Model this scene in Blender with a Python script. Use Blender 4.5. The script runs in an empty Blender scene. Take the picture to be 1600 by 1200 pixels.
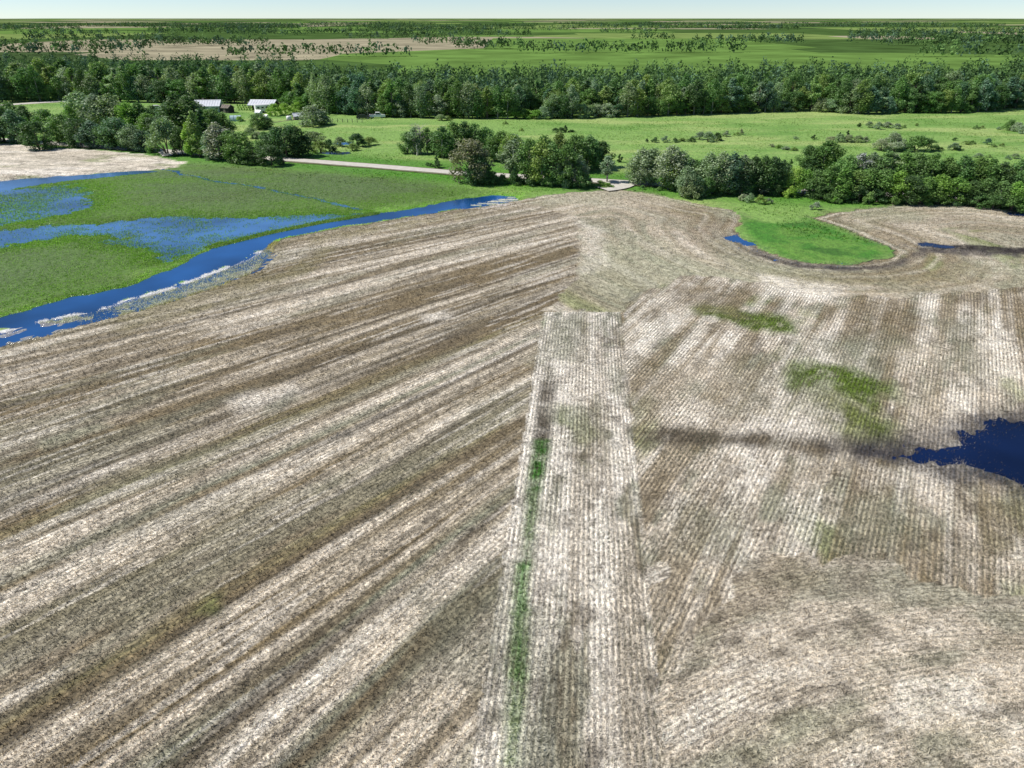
import bpy, math, random
import numpy as np
rnd = random.Random(7)
RNG = np.random.default_rng(11)
S = bpy.context.scene
COL = S.collection

# ------------------------------------------------------------------ camera, sky, sun, exposure
H_CAM, PITCH, FPX = 30.0, math.radians(28.3), 1066.0
cam_d = bpy.data.cameras.new('camera')
cam_d.sensor_width = 36.0
cam_d.lens = 36.0 * FPX / 1600.0
cam_d.clip_start, cam_d.clip_end = 0.5, 20000.0
cam = bpy.data.objects.new('camera', cam_d)
COL.objects.link(cam)
cam.location = (0, 0, H_CAM)
cam.rotation_euler = (math.radians(90) - PITCH, 0, 0)
S.camera = cam

SUN_EL, SUN_AZ = math.radians(50), math.radians(-86)      # azimuth measured from +Y towards +X
W = bpy.data.worlds.new('World'); S.world = W; W.use_nodes = True
nt = W.node_tree; nt.nodes.clear()
sky = nt.nodes.new('ShaderNodeTexSky'); sky.sky_type = 'NISHITA'; sky.sun_disc = False
sky.sun_elevation = SUN_EL; sky.sun_rotation = SUN_AZ
sky.altitude = 700; sky.air_density = 0.7; sky.dust_density = 0.0; sky.ozone_density = 4.0
bg = nt.nodes.new('ShaderNodeBackground'); bg.inputs['Strength'].default_value = 0.10
wo = nt.nodes.new('ShaderNodeOutputWorld')
nt.links.new(sky.outputs[0], bg.inputs[0]); nt.links.new(bg.outputs[0], wo.inputs[0])

sd_ = bpy.data.lights.new('sun', 'SUN'); sd_.energy = 4.7; sd_.angle = math.radians(0.53); sd_.color = (1.0, 0.955, 0.89)
sun = bpy.data.objects.new('sun', sd_); COL.objects.link(sun)
sx, sy, sz = math.cos(SUN_EL)*math.sin(SUN_AZ), math.cos(SUN_EL)*math.cos(SUN_AZ), math.sin(SUN_EL)
sun.location = (sx*200, sy*200, sz*200)
from mathutils import Vector
sun.rotation_euler = Vector((sx, sy, sz)).to_track_quat('Z', 'Y').to_euler()

vs = S.view_settings
vs.view_transform = 'Standard'; vs.look = 'None'; vs.exposure = 0.22; vs.gamma = 1.0; vs.use_curve_mapping = False

# ------------------------------------------------------------------ pixel (1600x1200) <-> ground helpers
cp, sp = math.cos(PITCH), math.sin(PITCH)
def P(px, py, z=0.2):
    """point of the ground seen at a photograph pixel"""
    a = (px - 800.0)/FPX; b = (600.0 - py)/FPX
    dx, dy, dz = a, cp + b*sp, -sp + b*cp
    t = (z - H_CAM)/dz
    return (dx*t, dy*t)
def pix(x, y, z=0.2):
    d = y*cp - (z - H_CAM)*sp
    u = y*sp + (z - H_CAM)*cp
    return 800 + FPX*x/d, 600 - FPX*u/d
def height_for(yw, ytop, zb=0.2):
    """height of a thing standing at distance yw whose top shows at row ytop"""
    b = (600.0 - ytop)/FPX
    t = yw/(cp + b*sp)
    return H_CAM + t*(-sp + b*cp) - zb
def ppm(x, y):   # pixels per metre across
    return FPX/(y*cp + H_CAM*sp)
def poly(pts): return np.array([P(*p) for p in pts])

# ------------------------------------------------------------------ numpy noise and distances
_T = RNG.random((256, 256))
def vnoise(x, y):
    xi = np.floor(x).astype(int); yi = np.floor(y).astype(int)
    fx = x - xi; fy = y - yi
    fx = fx*fx*(3-2*fx); fy = fy*fy*(3-2*fy)
    a = _T[yi & 255, xi & 255]; b = _T[yi & 255, (xi+1) & 255]
    c = _T[(yi+1) & 255, xi & 255]; d = _T[(yi+1) & 255, (xi+1) & 255]
    return (a*(1-fx)+b*fx)*(1-fy) + (c*(1-fx)+d*fx)*fy
def fbm(x, y, o=4):
    s = 0; a = .5; n = 0
    for k in range(o):
        s = s + a*vnoise(x + 37.1*k, y + 91.7*k); n += a; a *= .55; x = x*2.03; y = y*2.03
    return s/n
def sdist(pl, x, y):
    """signed distance to polygon, negative inside"""
    d = np.full(x.shape, 1e9); ins = np.zeros(x.shape, bool)
    n = len(pl)
    for i in range(n):
        ax, ay = pl[i]; bx, by = pl[(i+1) % n]
        ex, ey = bx-ax, by-ay
        L = ex*ex+ey*ey+1e-12
        t = np.clip(((x-ax)*ex+(y-ay)*ey)/L, 0, 1)
        d = np.minimum(d, (x-ax-t*ex)**2+(y-ay-t*ey)**2)
        if ay != by:
            c = ((ay > y) != (by > y)) & (x < (bx-ax)*(y-ay)/(by-ay)+ax)
            ins ^= c
    d = np.sqrt(d)
    return np.where(ins, -d, d)
def ldist(pl, x, y):
    d = np.full(x.shape, 1e9)
    for (ax, ay), (bx, by) in zip(pl[:-1], pl[1:]):
        ex, ey = bx-ax, by-ay
        t = np.clip(((x-ax)*ex+(y-ay)*ey)/(ex*ex+ey*ey+1e-12), 0, 1)
        d = np.minimum(d, (x-ax-t*ex)**2+(y-ay-t*ey)**2)
    return np.sqrt(d)
def sst(a, b, x):
    t = np.clip((x-a)/(b-a), 0, 1); return t*t*(3-2*t)

# ------------------------------------------------------------------ the layout of the land
FIELD = poly([(-500,690),(-200,600),(0,541),(62,525),(150,500),(250,477),(340,447),(400,421),(425,395),(440,375),(480,365),(560,352),
 (640,338),(720,325),(800,314),(850,306),(900,300),(960,297),(1010,302),(1060,312),(1100,322),(1140,327),(1156,337),(1158,348),
 (1150,360),(1165,374),(1190,389),(1230,403),(1280,411),(1340,411),(1385,405),(1400,393),(1380,381),(1340,365),(1300,351),(1270,341),
 (1300,333),(1350,327),(1420,320),(1500,321),(1560,327),(1620,332),(1900,345),(2400,420),(2600,1600),(-2500,1600)])
FIELD2 = poly([(-300,222),(0,224),(60,230),(150,235),(220,241),(260,248),(293,254),(270,262),(220,266),(150,270),(80,278),(0,284),(-300,300)])
CREEK = poly([(-400,600),(-150,535),(0,492),(60,475),(110,462),(190,447),(260,421),(300,403),(330,386),(400,365),(470,352),(530,341),(580,333),(620,328),
 (680,316),(720,310),(770,304),(805,306),(812,311),(790,317),(740,323),(700,328),(640,337),(560,349),(480,362),(430,373),(408,388),
 (384,404),(344,420),(300,436),(262,450),(200,467),(137,486),(66,499),(0,518),(-150,560),(-400,640)])
SHOAL = poly([(-400,640),(-150,560),(0,518),(66,499),(137,486),(200,467),(262,450),(300,436),(344,420),(384,404),(410,388),(425,398),(400,421),(340,444),
 (250,474),(150,499),(62,523),(0,538),(-200,598)])
FOAM = poly([(-200,570),(0,517),(66,498),(137,486),(169,478),(200,467),(262,450),(300,436),(344,420),(384,404),(405,392)])
POOL2 = poly([(-300,300),(0,281),(60,276),(130,272),(180,267.5),(230,265.5),(248,267),(180,275),(120,280),(60,288),(0,297),(-300,330)])
MARSH_A = poly([(-200,300),(0,297),(100,288),(128,292),(140,310),(130,325),(90,336),(40,345),(0,350),(-200,370)])
MARSH_B = poly([(120,352),(260,338),(330,340),(420,336),(560,332),(575,336),(500,348),(430,360),(330,381),(285,398),(262,404),(250,394),(228,385),(150,377),(200,370),(110,364)])
MARSH_C = poly([(-100,362),(0,358),(60,354),(110,352),(110,366),(40,376),(0,382),(-100,392)])
CHAN = poly([(1120,364),(1150,360),(1172,374),(1232,403),(1300,412),(1380,407),(1380,412),(1300,418),(1220,411),(1160,386)])
CHAN2 = poly([(1330,362),(1400,378),(1470,383),(1470,389),(1400,386),(1350,372)])
DITCH = poly([(255,263),(330,280),(400,290),(470,305),(530,318),(590,332)])
SPUR = poly([(330,384),(420,362),(500,346),(585,332)])
POND = poly([(1380,706),(1440,694),(1500,676),(1560,662),(1600,656),(1800,650),(1800,800),(1600,766),(1560,748),(1500,736),(1440,722)])
POOL3 = poly([(1126,367),(1150,364),(1172,374),(1185,383),(1165,382),(1145,375)])
POOL4 = poly([(1428,380),(1448,378),(1470,382),(1500,385),(1490,387),(1450,386)])
POOL5 = poly([(1576,331),(1610,330),(1640,334),(1610,338),(1580,335)])
PASTPOND = poly([(497,236),(520,237),(545,236),(549,239),(535,241),(505,240)])
PASTPOND2 = poly([(520,222),(548,221),(552,225),(525,226)])

H_HEAD = poly([(780,250),(800,313),(905,340),(905,432),(850,488),(972,486),(1000,455),(1080,430),(1190,442),(1280,462),(1400,466),(1520,455),(1600,448),(2000,450),(2000,250)])
STRIP = poly([(850,488),(970,488),(1025,1050),(1044,1250),(728,1250),(760,1050)])
CROSS = poly([(1022,945),(1080,925),(1150,912),(1300,900),(1600,892),(2200,900),(2200,1600),(1040,1600)])
PIVOT = np.array([169.8, 248.0])
AZB, AZC = math.radians(5.8), math.radians(31.0)
CENT_D = (27.0, -12.0)
FIELD_TOP = FIELD[9:42]

def rowcoords(zone, x, y):
    u, v = rowcoords0(zone, x, y)
    if zone < 0: return u, v
    return u + (fbm(u*.3, v*.08, 2)-.5)*.22, v
def rowcoords0(zone, x, y):
    """u across the rows, v along them, for each zone of the field"""
    if zone == 0:
        dx, dy = x-PIVOT[0], y-PIVOT[1]
        r = np.hypot(dx, dy)
        return np.arctan2(dy, -dx)*-250.0, r
    if zone == 1: a = AZB
    if zone == 2: a = AZC
    if zone in (1, 2): return x*math.cos(a)-y*math.sin(a), x*math.sin(a)+y*math.cos(a)
    if zone == 3:
        d = ldist(FIELD_TOP, x, y); return d, (x*0.8+y*0.6)
    if zone == 4:
        dx, dy = x-CENT_D[0], y-CENT_D[1]
        return np.hypot(dx, dy), np.arctan2(dy, dx)*40.0
    if zone == 5: return y*0.99+x*0.1, x
    return x*1.0, y*1.0

def zones(x, y):
    """-1 grass, 0..4 parts of the main stubble field, 5 the far stubble field"""
    wx = x+(fbm(x*.5, y*.5, 3)-.5)*1.6; wy = y+(fbm(x*.5+50, y*.5+9, 3)-.5)*2.4
    z = np.full(x.shape, -1)
    f = sdist(FIELD, wx, wy)
    z[f < 0] = 0
    z[(f < 0) & (sdist(H_HEAD, wx, wy) < 0)] = 3
    right = (z == 0) & (x > np.interp(y, *zip(*sorted([(P(972,486)[1], P(972,486)[0]), (P(1025,1050)[1], P(1025,1050)[0]), (P(1044,1250)[1], P(1044,1250)[0])]))))
    z[right] = 2
    z[(z == 2) & (sdist(CROSS, wx, wy) < (fbm(x*.25, y*.25, 3)-.5)*12)] = 4
    z[(f < 0) & (sdist(STRIP, x, y) < 0)] = 1
    z[sdist(FIELD2, wx, wy) < 0] = 5
    return z, f

# tones of dry straw, bare soil, weeds (linear albedo)
PALE = np.array((.61,.54,.43)); WHITE = np.array((.72,.665,.57)); MID = np.array((.36,.31,.225)); BROWN = np.array((.190,.146,.080))
DARK = np.array((.105,.084,.053)); OLIVE = np.array((.20,.175,.085)); GREY = np.array((.24,.238,.165)); LEAF = np.array((.098,.148,.018)); GRN = np.array((.045,.13,.018))
MUD = np.array((.10,.085,.075))
TONE = dict(P=PALE, W=WHITE, K=MID, B=BROWN, D=DARK, O=OLIVE, G=GREY)
def bands():
    L = []
    for y, t in [(332,'K'),(352,'K'),(366,'B'),(384,'P'),(400,'K'),(414,'P'),(430,'B'),(448,'B'),(462,'B')]:
        x_, y_ = P(700, y); L.append((float(rowcoords(0, np.array(x_), np.array(y_))[0]), TONE[t]))
    lim = max(l[0] for l in L)
    for y, t in [(568,'B'),(580,'P'),(596,'G'),(607,'P'),(621,'B'),(640,'D'),(652,'B'),(663,'K'),(680,'D'),(700,'B'),(718,'O'),(734,'K'),(746,'P'),(757,'P'),(768,'G'),(779,'K'),(788,'W'),(806,'P'),(820,'K'),(836,'B'),(856,'B'),(868,'K'),(880,'P'),(891,'P'),(897,'D'),(904,'K'),(917,'K'),(930,'K'),(947,'O'),(965,'B'),(982,'D'),(994,'K'),(1003,'P'),(1012,'K'),(1020,'B'),(1035,'K')]:
        x_, y_ = P(300, y); u = float(rowcoords(0, np.array(x_), np.array(y_))[0])
        if u > lim+1: L.append((u, TONE[t]))
    lim = max(l[0] for l in L)
    for x, t in [(405,'P'),(430,'K'),(450,'B'),(470,'B'),(487,'P'),(505,'K'),(530,'G'),(552,'D'),(568,'K'),(590,'W'),(612,'K'),(630,'P'),(650,'P'),(672,'G'),(695,'D'),(720,'G'),(745,'K'),(780,'P'),(820,'P')]:
        x_, y_ = P(x, 983); u = float(rowcoords(0, np.array(x_), np.array(y_))[0])
        if u > lim+.4: L.append((u, TONE[t]))
    L.sort(key=lambda l: l[0])
    return np.array([l[0] for l in L]), np.array([l[1] for l in L])
BU, BC = bands()

PATCH = [  # polygon, tone, strength, edge softness in metres
 ([(1075,480),(1105,473),(1160,487),(1250,501),(1257,520),(1205,522),(1150,503),(1085,493)], LEAF, 1.0, 1.3),
 ([(1228,574),(1300,567),(1345,582),(1392,597),(1386,645),(1350,645),(1300,612),(1233,607)], LEAF, 1.0, 1.3),
 ([(1280,620),(1390,640),(1400,700),(1330,690)], OLIVE*.8, .8, 3),
 ([(1325,638),(1400,650),(1415,700),(1340,692)], LEAF*1.15, .7, 1.8),
 ([(1290,606),(1350,640),(1340,680),(1280,640)], LEAF*.6+OLIVE*.5, .7, 2.0),
 ([(1185,428),(1320,446),(1310,474),(1190,462)], WHITE, .8, 1.5),
 ([(1050,640),(1085,622),(1115,640),(1105,668),(1060,662)], WHITE, .9, 1.2),
 ([(1000,600),(1090,560),(1160,590),(1060,660),(1000,660)], PALE, .6, 3),
 ([(1330,466),(1440,470),(1420,545),(1330,530)], BROWN, .75, 2),
 ([(1050,446),(1180,450),(1150,492),(1040,478)], BROWN, .7, 2),
 ([(980,560),(1080,570),(1020,650),(980,640)], BROWN, .6, 2),
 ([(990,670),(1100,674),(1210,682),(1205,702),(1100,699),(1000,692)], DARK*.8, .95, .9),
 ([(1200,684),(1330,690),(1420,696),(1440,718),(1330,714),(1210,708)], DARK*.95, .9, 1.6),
 ([(1290,698),(1440,664),(1560,634),(1700,615),(1700,800),(1600,782),(1560,764),(1470,744),(1340,722)], MUD*.55, .97, 1.3),
 ([(1310,832),(1372,828),(1366,930),(1300,935)], MID*.6, .7, .8),
 ([(1290,770),(1420,770),(1420,860),(1300,850)], GREY, .6, 2),
 ([(1550,760),(1640,750),(1640,850),(1560,840)], OLIVE*.9, .7, 2),
 ([(1090,790),(1180,780),(1160,880),(1080,860)], GREY, .6, 2),
 ([(1260,520),(1400,535),(1380,575),(1270,560)], GREY, .6, 3),
 ([(1480,500),(1530,500),(1540,600),(1490,600)], GREY*.9, .6, 2),
 ([(1150,560),(1240,580),(1220,640),(1140,640)], GREY, .45, 3),
 ([(1410,560),(1480,540),(1500,680),(1430,690)], PALE, .5, 2),
 ([(1540,540),(1640,540),(1640,640),(1550,650)], PALE, .4, 2),
 ([(1220,700),(1330,720),(1310,780),(1200,770)], BROWN*1.2, .5, 2),
 ([(1340,715),(1460,735),(1440,765),(1350,755)], WHITE, .6, 1.5),
 ([(845,596),(870,596),(860,690),(850,708),(832,702)], DARK*.7, .95, .4),
 ([(833,688),(860,688),(846,770),(822,768)], GRN, 1.0, .4),
 ([(824,766),(842,768),(832,890),(812,890)], GRN*.8+GREY*.35, .9, .5),
 ([(806,880),(828,880),(822,960),(800,960)], GRN*1.5, .85, .5),
 ([(800,955),(824,955),(820,1060),(796,1060)], GRN*1.1+GREY*.2, .85, .5),
 ([(796,1055),(820,1055),(812,1200),(786,1200)], GRN*1.1+GREY*.3, .7, .5),
 ([(775,890),(800,890),(795,1000),(765,1000)], GREY*.8, .7, .8),
 ([(850,492),(910,492),(900,570),(835,570)], GREY, .7, 1.5),
 ([(865,568),(975,568),(978,630),(880,640)], WHITE, .6, 2),
 ([(880,640),(940,640),(930,690),(880,690)], GREY, .6, 1.5),
 ([(650,960),(740,900),(750,1060),(640,1060)], GREY*.7, .6, 2),
 ([(365,630),(450,600),(470,612),(400,645)], WHITE, .8, 1),
 ([(400,636),(460,612),(470,622),(410,650)], GREY*.8, .7, .8),
 ([(60,690),(160,660),(175,668),(70,705)], GREY*1.2, .7, .6),
 ([(320,935),(350,930),(345,965),(310,960)], LEAF*.8, .6, .8),
 ([(480,765),(530,740),(540,755),(490,780)], GREY*.9, .6, 1),
 ([(660,492),(700,485),(705,498),(670,502)], WHITE, .8, .8),
 ([(130,500),(330,455),(450,420),(520,385),(500,420),(380,465),(200,520)], OLIVE, .65, 1.6),
 ([(470,372),(640,345),(740,330),(740,338),(600,362),(480,384)], OLIVE*1.25, .5, 1.5),
 ([(905,345),(945,360),(940,420),(905,428)], WHITE, .45, 1.2),
 ([(840,300),(960,296),(1020,304),(1080,318),(1000,330),(860,318)], PALE, .4, 4),
 ([(1110,322),(1150,330),(1156,345),(1120,340)], GREY*1.3, .7, 1.5),
 ([(1150,362),(1190,390),(1250,410),(1340,415),(1400,408),(1440,385),(1600,390),(1600,402),(1450,396),(1400,418),(1330,424),(1240,417),(1180,398)], MUD*.8, 1.0, 1.0),
 ([(1450,381),(1500,381),(1560,386),(1620,390),(1800,400),(1800,408),(1620,399),(1540,393),(1470,388)], np.array((.028,.022,.018)), 1.0, .5),
 ([(1060,355),(1130,350),(1130,372),(1080,380)], np.array((.40,.32,.25)), .4, 4),
 ([(1200,425),(1400,435),(1500,415),(1500,440),(1400,452),(1250,445)], OLIVE*1.2, .5, 3),
]
PATCH = [(poly(a), b, c, d) for a, b, c, d in PATCH]

ROADLINE = poly([(-900,190),(-400,205),(0,219),(140,229),(270,238),(445,250),(580,260),(712,271),(850,279),(970,286),(1100,292),(1220,299),(1400,306),(1600,314),(1900,330),(2300,352)])

def heights(x, y, z, f):
    n1 = fbm(x*.9, y*.9, 3)-.5; n2 = fbm(x*.12, y*.12, 3)-.5
    h = .25 + n2*.10 + n1*.05
    wx = x+(fbm(x*.35+5, y*.35, 3)-.5)*2.0; wy = y+(fbm(x*.35, y*.35+8, 3)-.5)*2.5
    c = sdist(CREEK, wx, wy)
    h = np.minimum(h, np.clip(c*.18, -.6, .4) + n1*.06)
    s = sdist(SHOAL, x, y)
    rip = vnoise(c*1.3+3, (x+y)*.05)-.5
    h = np.where(s < .8, np.minimum(h, -.04 + (c*.005) + rip*.09 + n1*.16), h)
    fo = ldist(FOAM, x+(fbm(x*.5, y*.5, 3)-.5)*2.6, y+(fbm(x*.5+7, y*.5, 3)-.5)*2.0)
    h = np.maximum(h, np.where(fo < .7, .07*np.exp(-(fo/.30)**2)+(fbm(x*.5+9, y*.5, 3)-.5)*.22-.03, -9))
    h = np.minimum(h, np.clip(sdist(POOL2, wx, wy)*.15, -.5, .4)+n1*.05)
    for m, dep, k in ((MARSH_A, -.06, .035), (MARSH_B, -.16, .05), (MARSH_C, -.08, .035)):
        h = np.minimum(h, np.clip(sdist(m, wx, wy)*k, dep, .4) + n1*.22 + n2*.12)
    d = ldist(DITCH, wx, wy); h = np.minimum(h, np.clip((d-.55)*.35, -.07, .4)+n1*.20)
    h = np.minimum(h, np.clip(sdist(POND, wx, wy)*.035, -.3, .4)+n1*.09+n2*.08)
    for m in (POOL3, POOL4, POOL5): h = np.minimum(h, np.clip(sdist(m, wx, wy)*.12, -.2, .4)+n1*.16)
    for m in (CHAN, CHAN2): h = np.minimum(h, np.clip(sdist(m, wx, wy)*.12, .0, .4)+n1*.20+.055)
    d2 = sdist(poly([(700,330),(740,318),(800,306),(812,312),(790,322),(740,330)]), x, y); h = np.where(d2 < 0, np.maximum(h, np.where(vnoise(y*1.6, x*.12) > .5, .05, -.03)), h)
    for m in (PASTPOND, PASTPOND2): h = np.minimum(h, np.clip(sdist(m, x, y)*.3, -.3, .4))
    sp_ = ldist(SPUR, x, y); h = np.maximum(h, np.where(sp_ < 3, .16-.16*(sp_/.9)**2, -9))
    return h

MEADOW = np.array((.092,.150,.044)); MEADOW2 = np.array((.088,.172,.022)); LUSH = np.array((.055,.19,.016)); PASTURE = np.array((.19,.325,.07)); PASTYEL = np.array((.33,.41,.13)); VERGE = np.array((.080,.215,.018))
LEFTMEADOW = poly([(-300,290),(0,284),(250,262),(300,256),(420,262),(560,272),(700,287),(760,300),(700,312),(580,332),(400,365),(300,403),(190,447),(0,492),(-300,560)])
TONGUE = poly([(1150,335),(1158,348),(1150,360),(1165,374),(1190,389),(1230,403),(1280,411),(1340,411),(1385,405),(1400,393),(1380,381),(1340,365),(1300,351),(1262,340),(1230,350),(1190,345)])
def mixc(a, b, t): return a*(1-t[:, None]) + b*t[:, None]
def albedo(x, y, z, f):
    x = np.asarray(x, float); y = np.asarray(y, float)
    n = len(x)
    c = np.zeros((n, 3))
    big = fbm(x*.035, y*.035, 4); med = fbm(x*.16, y*.16, 4); fine = fbm(x*.8, y*.8, 3)
    # grasslands
    far = np.clip((y-120)/60, 0, 1)
    streak = fbm(x*.035+3, y*.13, 4)
    g = mixc(np.tile(PASTURE, (n, 1)), np.tile(PASTYEL, (n, 1)), sst(.46, .72, streak)*.75)
    g = mixc(g, np.tile(PASTURE*np.array((.62,.78,.55)), (n, 1)), sst(.50, .75, fbm(x*.06+40, y*.11+7, 4))*.8)
    rd = ldist(ROADLINE, x, y)
    g = mixc(g, np.tile(VERGE, (n, 1)), (1-sst(6, 16, rd)))
    lm = sst(3.5, -4, sdist(LEFTMEADOW, x+(med-.5)*6, y+(fine-.5)*4))
    lmc = mixc(np.tile(MEADOW, (n, 1)), np.tile(MEADOW2, (n, 1)), np.clip(sst(.45, .7, fbm(x*.07+9, y*.16, 4)) + .8*(1-sst(1, 16, np.abs(sdist(CREEK, x, y)))) + .6*(1-sst(0, 16, np.minimum(np.abs(sdist(MARSH_B, x, y)), np.abs(sdist(MARSH_A, x, y))))), 0, 1)*.85)
    lmc = mixc(lmc, np.tile(MEADOW*.72+np.array((.02,.005,.01)), (n, 1)), sst(.5, .75, fbm(x*.05, y*.11+30, 4))*.4)
    g = mixc(g, lmc, lm)
    tg = sst(1.5, -1.5, sdist(TONGUE, x+(med-.5)*5, y+(fine-.5)*5))
    lush = mixc(np.tile(LUSH, (n, 1)), np.tile(LUSH*np.array((2.0,1.25,2.0)), (n, 1)), sst(.42, .66, fbm(x*.3, y*.3, 4)))
    lush = mixc(lush, np.tile(LUSH*.6, (n, 1)), sst(.5, .7, fbm(x*.22+20, y*.22, 4))*.8)
    g = mixc(g, lush, tg)
    edge = (1-sst(0, 2.5, f))*(f > 0)*(1-tg*.7)
    g = mixc(g, np.tile(np.array((.16,.17,.08)), (n, 1)), edge*.5*(med > .45))
    c[:] = g
    # stubble, zone by zone
    for k in range(6):
        m = z == k
        if not m.any(): continue
        xx, yy = x[m], y[m]; u, v = rowcoords(k, xx, yy); q = m.sum()
        if k == 0:
            uj = u + (fbm(u*.2+3, v*.04, 3)-.5)*2.4
            cc = np.stack([np.interp(uj, BU, BC[:, i]) for i in range(3)], 1)
            s1 = fbm(u*1.1, v*.05, 3); s2 = fbm(u*.28+7, v*.035, 3); s3 = fbm(u*2.6+5, v*.09, 2)
            cc = mixc(cc, np.tile(PALE, (q, 1)), sst(.56, .70, s1)*.5)
            cc = mixc(cc, np.tile(BROWN*.9, (q, 1)), sst(.50, .66, 1-s1)*.75)
            cc = mixc(cc, np.tile(GREY*.95, (q, 1)), sst(.60, .74, s2)*.45)
            cc = mixc(cc, np.tile(DARK, (q, 1)), sst(.62, .74, s3)*.55)
            cc = mixc(cc, np.tile(WHITE, (q, 1)), sst(.62, .74, 1-s3)*.5)
            for per, off in ((7.3, 0.0), (7.3, 1.9)):
                tr = np.abs(((u+off) % per)-per/2); cc = mixc(cc, np.tile(DARK*.9, (q, 1)), (1-sst(.10, .42, tr))*sst(.42, .58, fbm(u*.1+off, v*.03, 3))*.75)
        else:
            e1 = 1.0 if k == 1 else .55 if k == 2 else .4
            s1 = .5*fbm(u*.30+k*9, v*.09+k, 4)+.5*fbm(u*e1+k*9, v*.4*e1+k, 4); s1 = .5+(s1-.5)*1.35; s2 = fbm(u*.16+20+k, v*.08+3, 4); s3 = fbm(u*1.3+k, v*.5, 3)
            base = {1: WHITE*.90, 2: PALE*.86, 3: MID*1.12, 4: PALE*.88, 5: PALE*1.02}[k]
            cc = np.tile(base, (q, 1))
            a = {1: .8, 2: .8, 3: .55, 4: .6, 5: .25}[k]
            cc = mixc(cc, np.tile(GREY*(.9 if k == 1 else 1), (q, 1)), sst(.50, .66, s1)*a)
            cc = mixc(cc, np.tile(WHITE, (q, 1)), sst(.52, .66, 1-s1)*(.7 if k != 3 else .35))
            cc = mixc(cc, np.tile(BROWN, (q, 1)), sst(.54, .68, s2)*a*(.8 if k != 1 else .3))
            cc = mixc(cc, np.tile(DARK if k != 3 else GREY, (q, 1)), sst(.58, .72, s3)*.55)
            cc = mixc(cc, np.tile(LEAF*1.3, (q, 1)), sst(.64, .78, fbm(u*.2+50, v*.1+k, 3))*(.5 if k != 4 else .08))
            if k in (1, 2):
                s5 = fbm(u*.8+70, v*.035, 3); a5 = .65 if k == 2 else .35
                cc = mixc(cc, np.tile(WHITE, (q, 1)), sst(.54, .68, s5)*a5)
                cc = mixc(cc, np.tile(BROWN*1.1, (q, 1)), sst(.54, .68, 1-s5)*a5)
            if k == 3:
                ring = fbm(u*.9+11, v*.02, 3)
                near = np.exp(-u/11.0)
                cc = mixc(cc, np.tile(BROWN*1.1, (q, 1)), sst(.54, .66, ring)*.8*near)
                cc = mixc(cc, np.tile(PALE*1.05, (q, 1)), sst(.54, .66, 1-ring)*.7*near)
                cc = mixc(cc, np.tile(np.array((.35,.36,.24)), (q, 1)), sst(.45, .7, fbm(xx*.06, yy*.06, 3))*.5)
        c[m] = cc
    fm = (z >= 0) & (z < 5)
    wob = (fbm(x*.55+8, y*.3, 3)-.5)*5
    uc, vc = rowcoords(2, x, y); spk = sst(.34, .56, .5*fbm(uc*2.2, vc*.7, 3)+.5*fbm(x*.7, y*.7, 3))
    for pl, tone, a, soft in PATCH:
        lo = pl.min(0)-6; hi = pl.max(0)+6
        b = fm & (x > lo[0]) & (x < hi[0]) & (y > lo[1]) & (y < hi[1])
        if not b.any(): continue
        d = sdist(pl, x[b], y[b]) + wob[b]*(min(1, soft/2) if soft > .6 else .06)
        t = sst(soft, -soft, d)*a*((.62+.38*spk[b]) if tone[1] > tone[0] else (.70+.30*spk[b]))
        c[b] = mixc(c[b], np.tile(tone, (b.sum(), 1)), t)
    # drowned ground along the water is dark mud; foam and drift straw on the shoal
    s = sdist(SHOAL, x, y)
    c = mixc(c, np.tile(OLIVE*(1.1), (n, 1)), ((z < 0) & (s < 4) & (sdist(CREEK, x, y) > 0) & (y < P(440, 372)[1]) & (sdist(LEFTMEADOW, x, y) > 3))*1.0)
    c = mixc(c, np.tile(np.array((.27,.265,.28)), (n, 1)), sst(.8, -.8, s)*.9)
    fo = ldist(FOAM, x, y)
    c = mixc(c, np.tile(np.array((.70,.68,.66)), (n, 1)), (fo < .5)*.9)
    rim = (1-sst(0, 3.0, np.abs(sdist(FIELD, x, y))))*(f < 0)*(x < P(800, 314)[0])
    c = mixc(c, np.tile(OLIVE*.9, (n, 1)), rim*.5)
    d2 = sdist(poly([(700,330),(740,318),(800,306),(812,312),(790,322),(740,330)]), x, y)
    c = mixc(c, np.tile(np.array((.60,.55,.50)), (n, 1)), (d2 < 0)*(vnoise(y*1.6, x*.12) > .5)*.9)
    d3 = ldist(SPUR, x, y); c = mixc(c, np.tile(MEADOW2*.8, (n, 1)), (d3 < 1)*1.0)
    return np.clip(c, .004, .8)

# ------------------------------------------------------------------ materials
def new_mat(name):
    m = bpy.data.materials.new(name); m.use_nodes = True
    t = m.node_tree; b = t.nodes['Principled BSDF']
    return m, t, b
def N(t, typ, **kw):
    n = t.nodes.new(typ)
    for k, v in kw.items():
        if k.startswith('i_'): n.inputs[k[2:].replace('_', ' ')].default_value = v
        else: setattr(n, k, v)
    return n
def MATH(t, op, a, b=None, c=None):
    n = t.nodes.new('ShaderNodeMath'); n.operation = op
    for i, v in enumerate((a, b, c)):
        if v is None: continue
        if isinstance(v, (int, float)): n.inputs[i].default_value = v
        else: t.links.new(v, n.inputs[i])
    return n.outputs[0]
def MAPR(t, v, a, b, c, d):
    n = t.nodes.new('ShaderNodeMapRange'); n.clamp = True
    t.links.new(v, n.inputs[0])
    for i, q in enumerate((a, b, c, d)): n.inputs[i+1].default_value = q
    return n.outputs[0]

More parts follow.
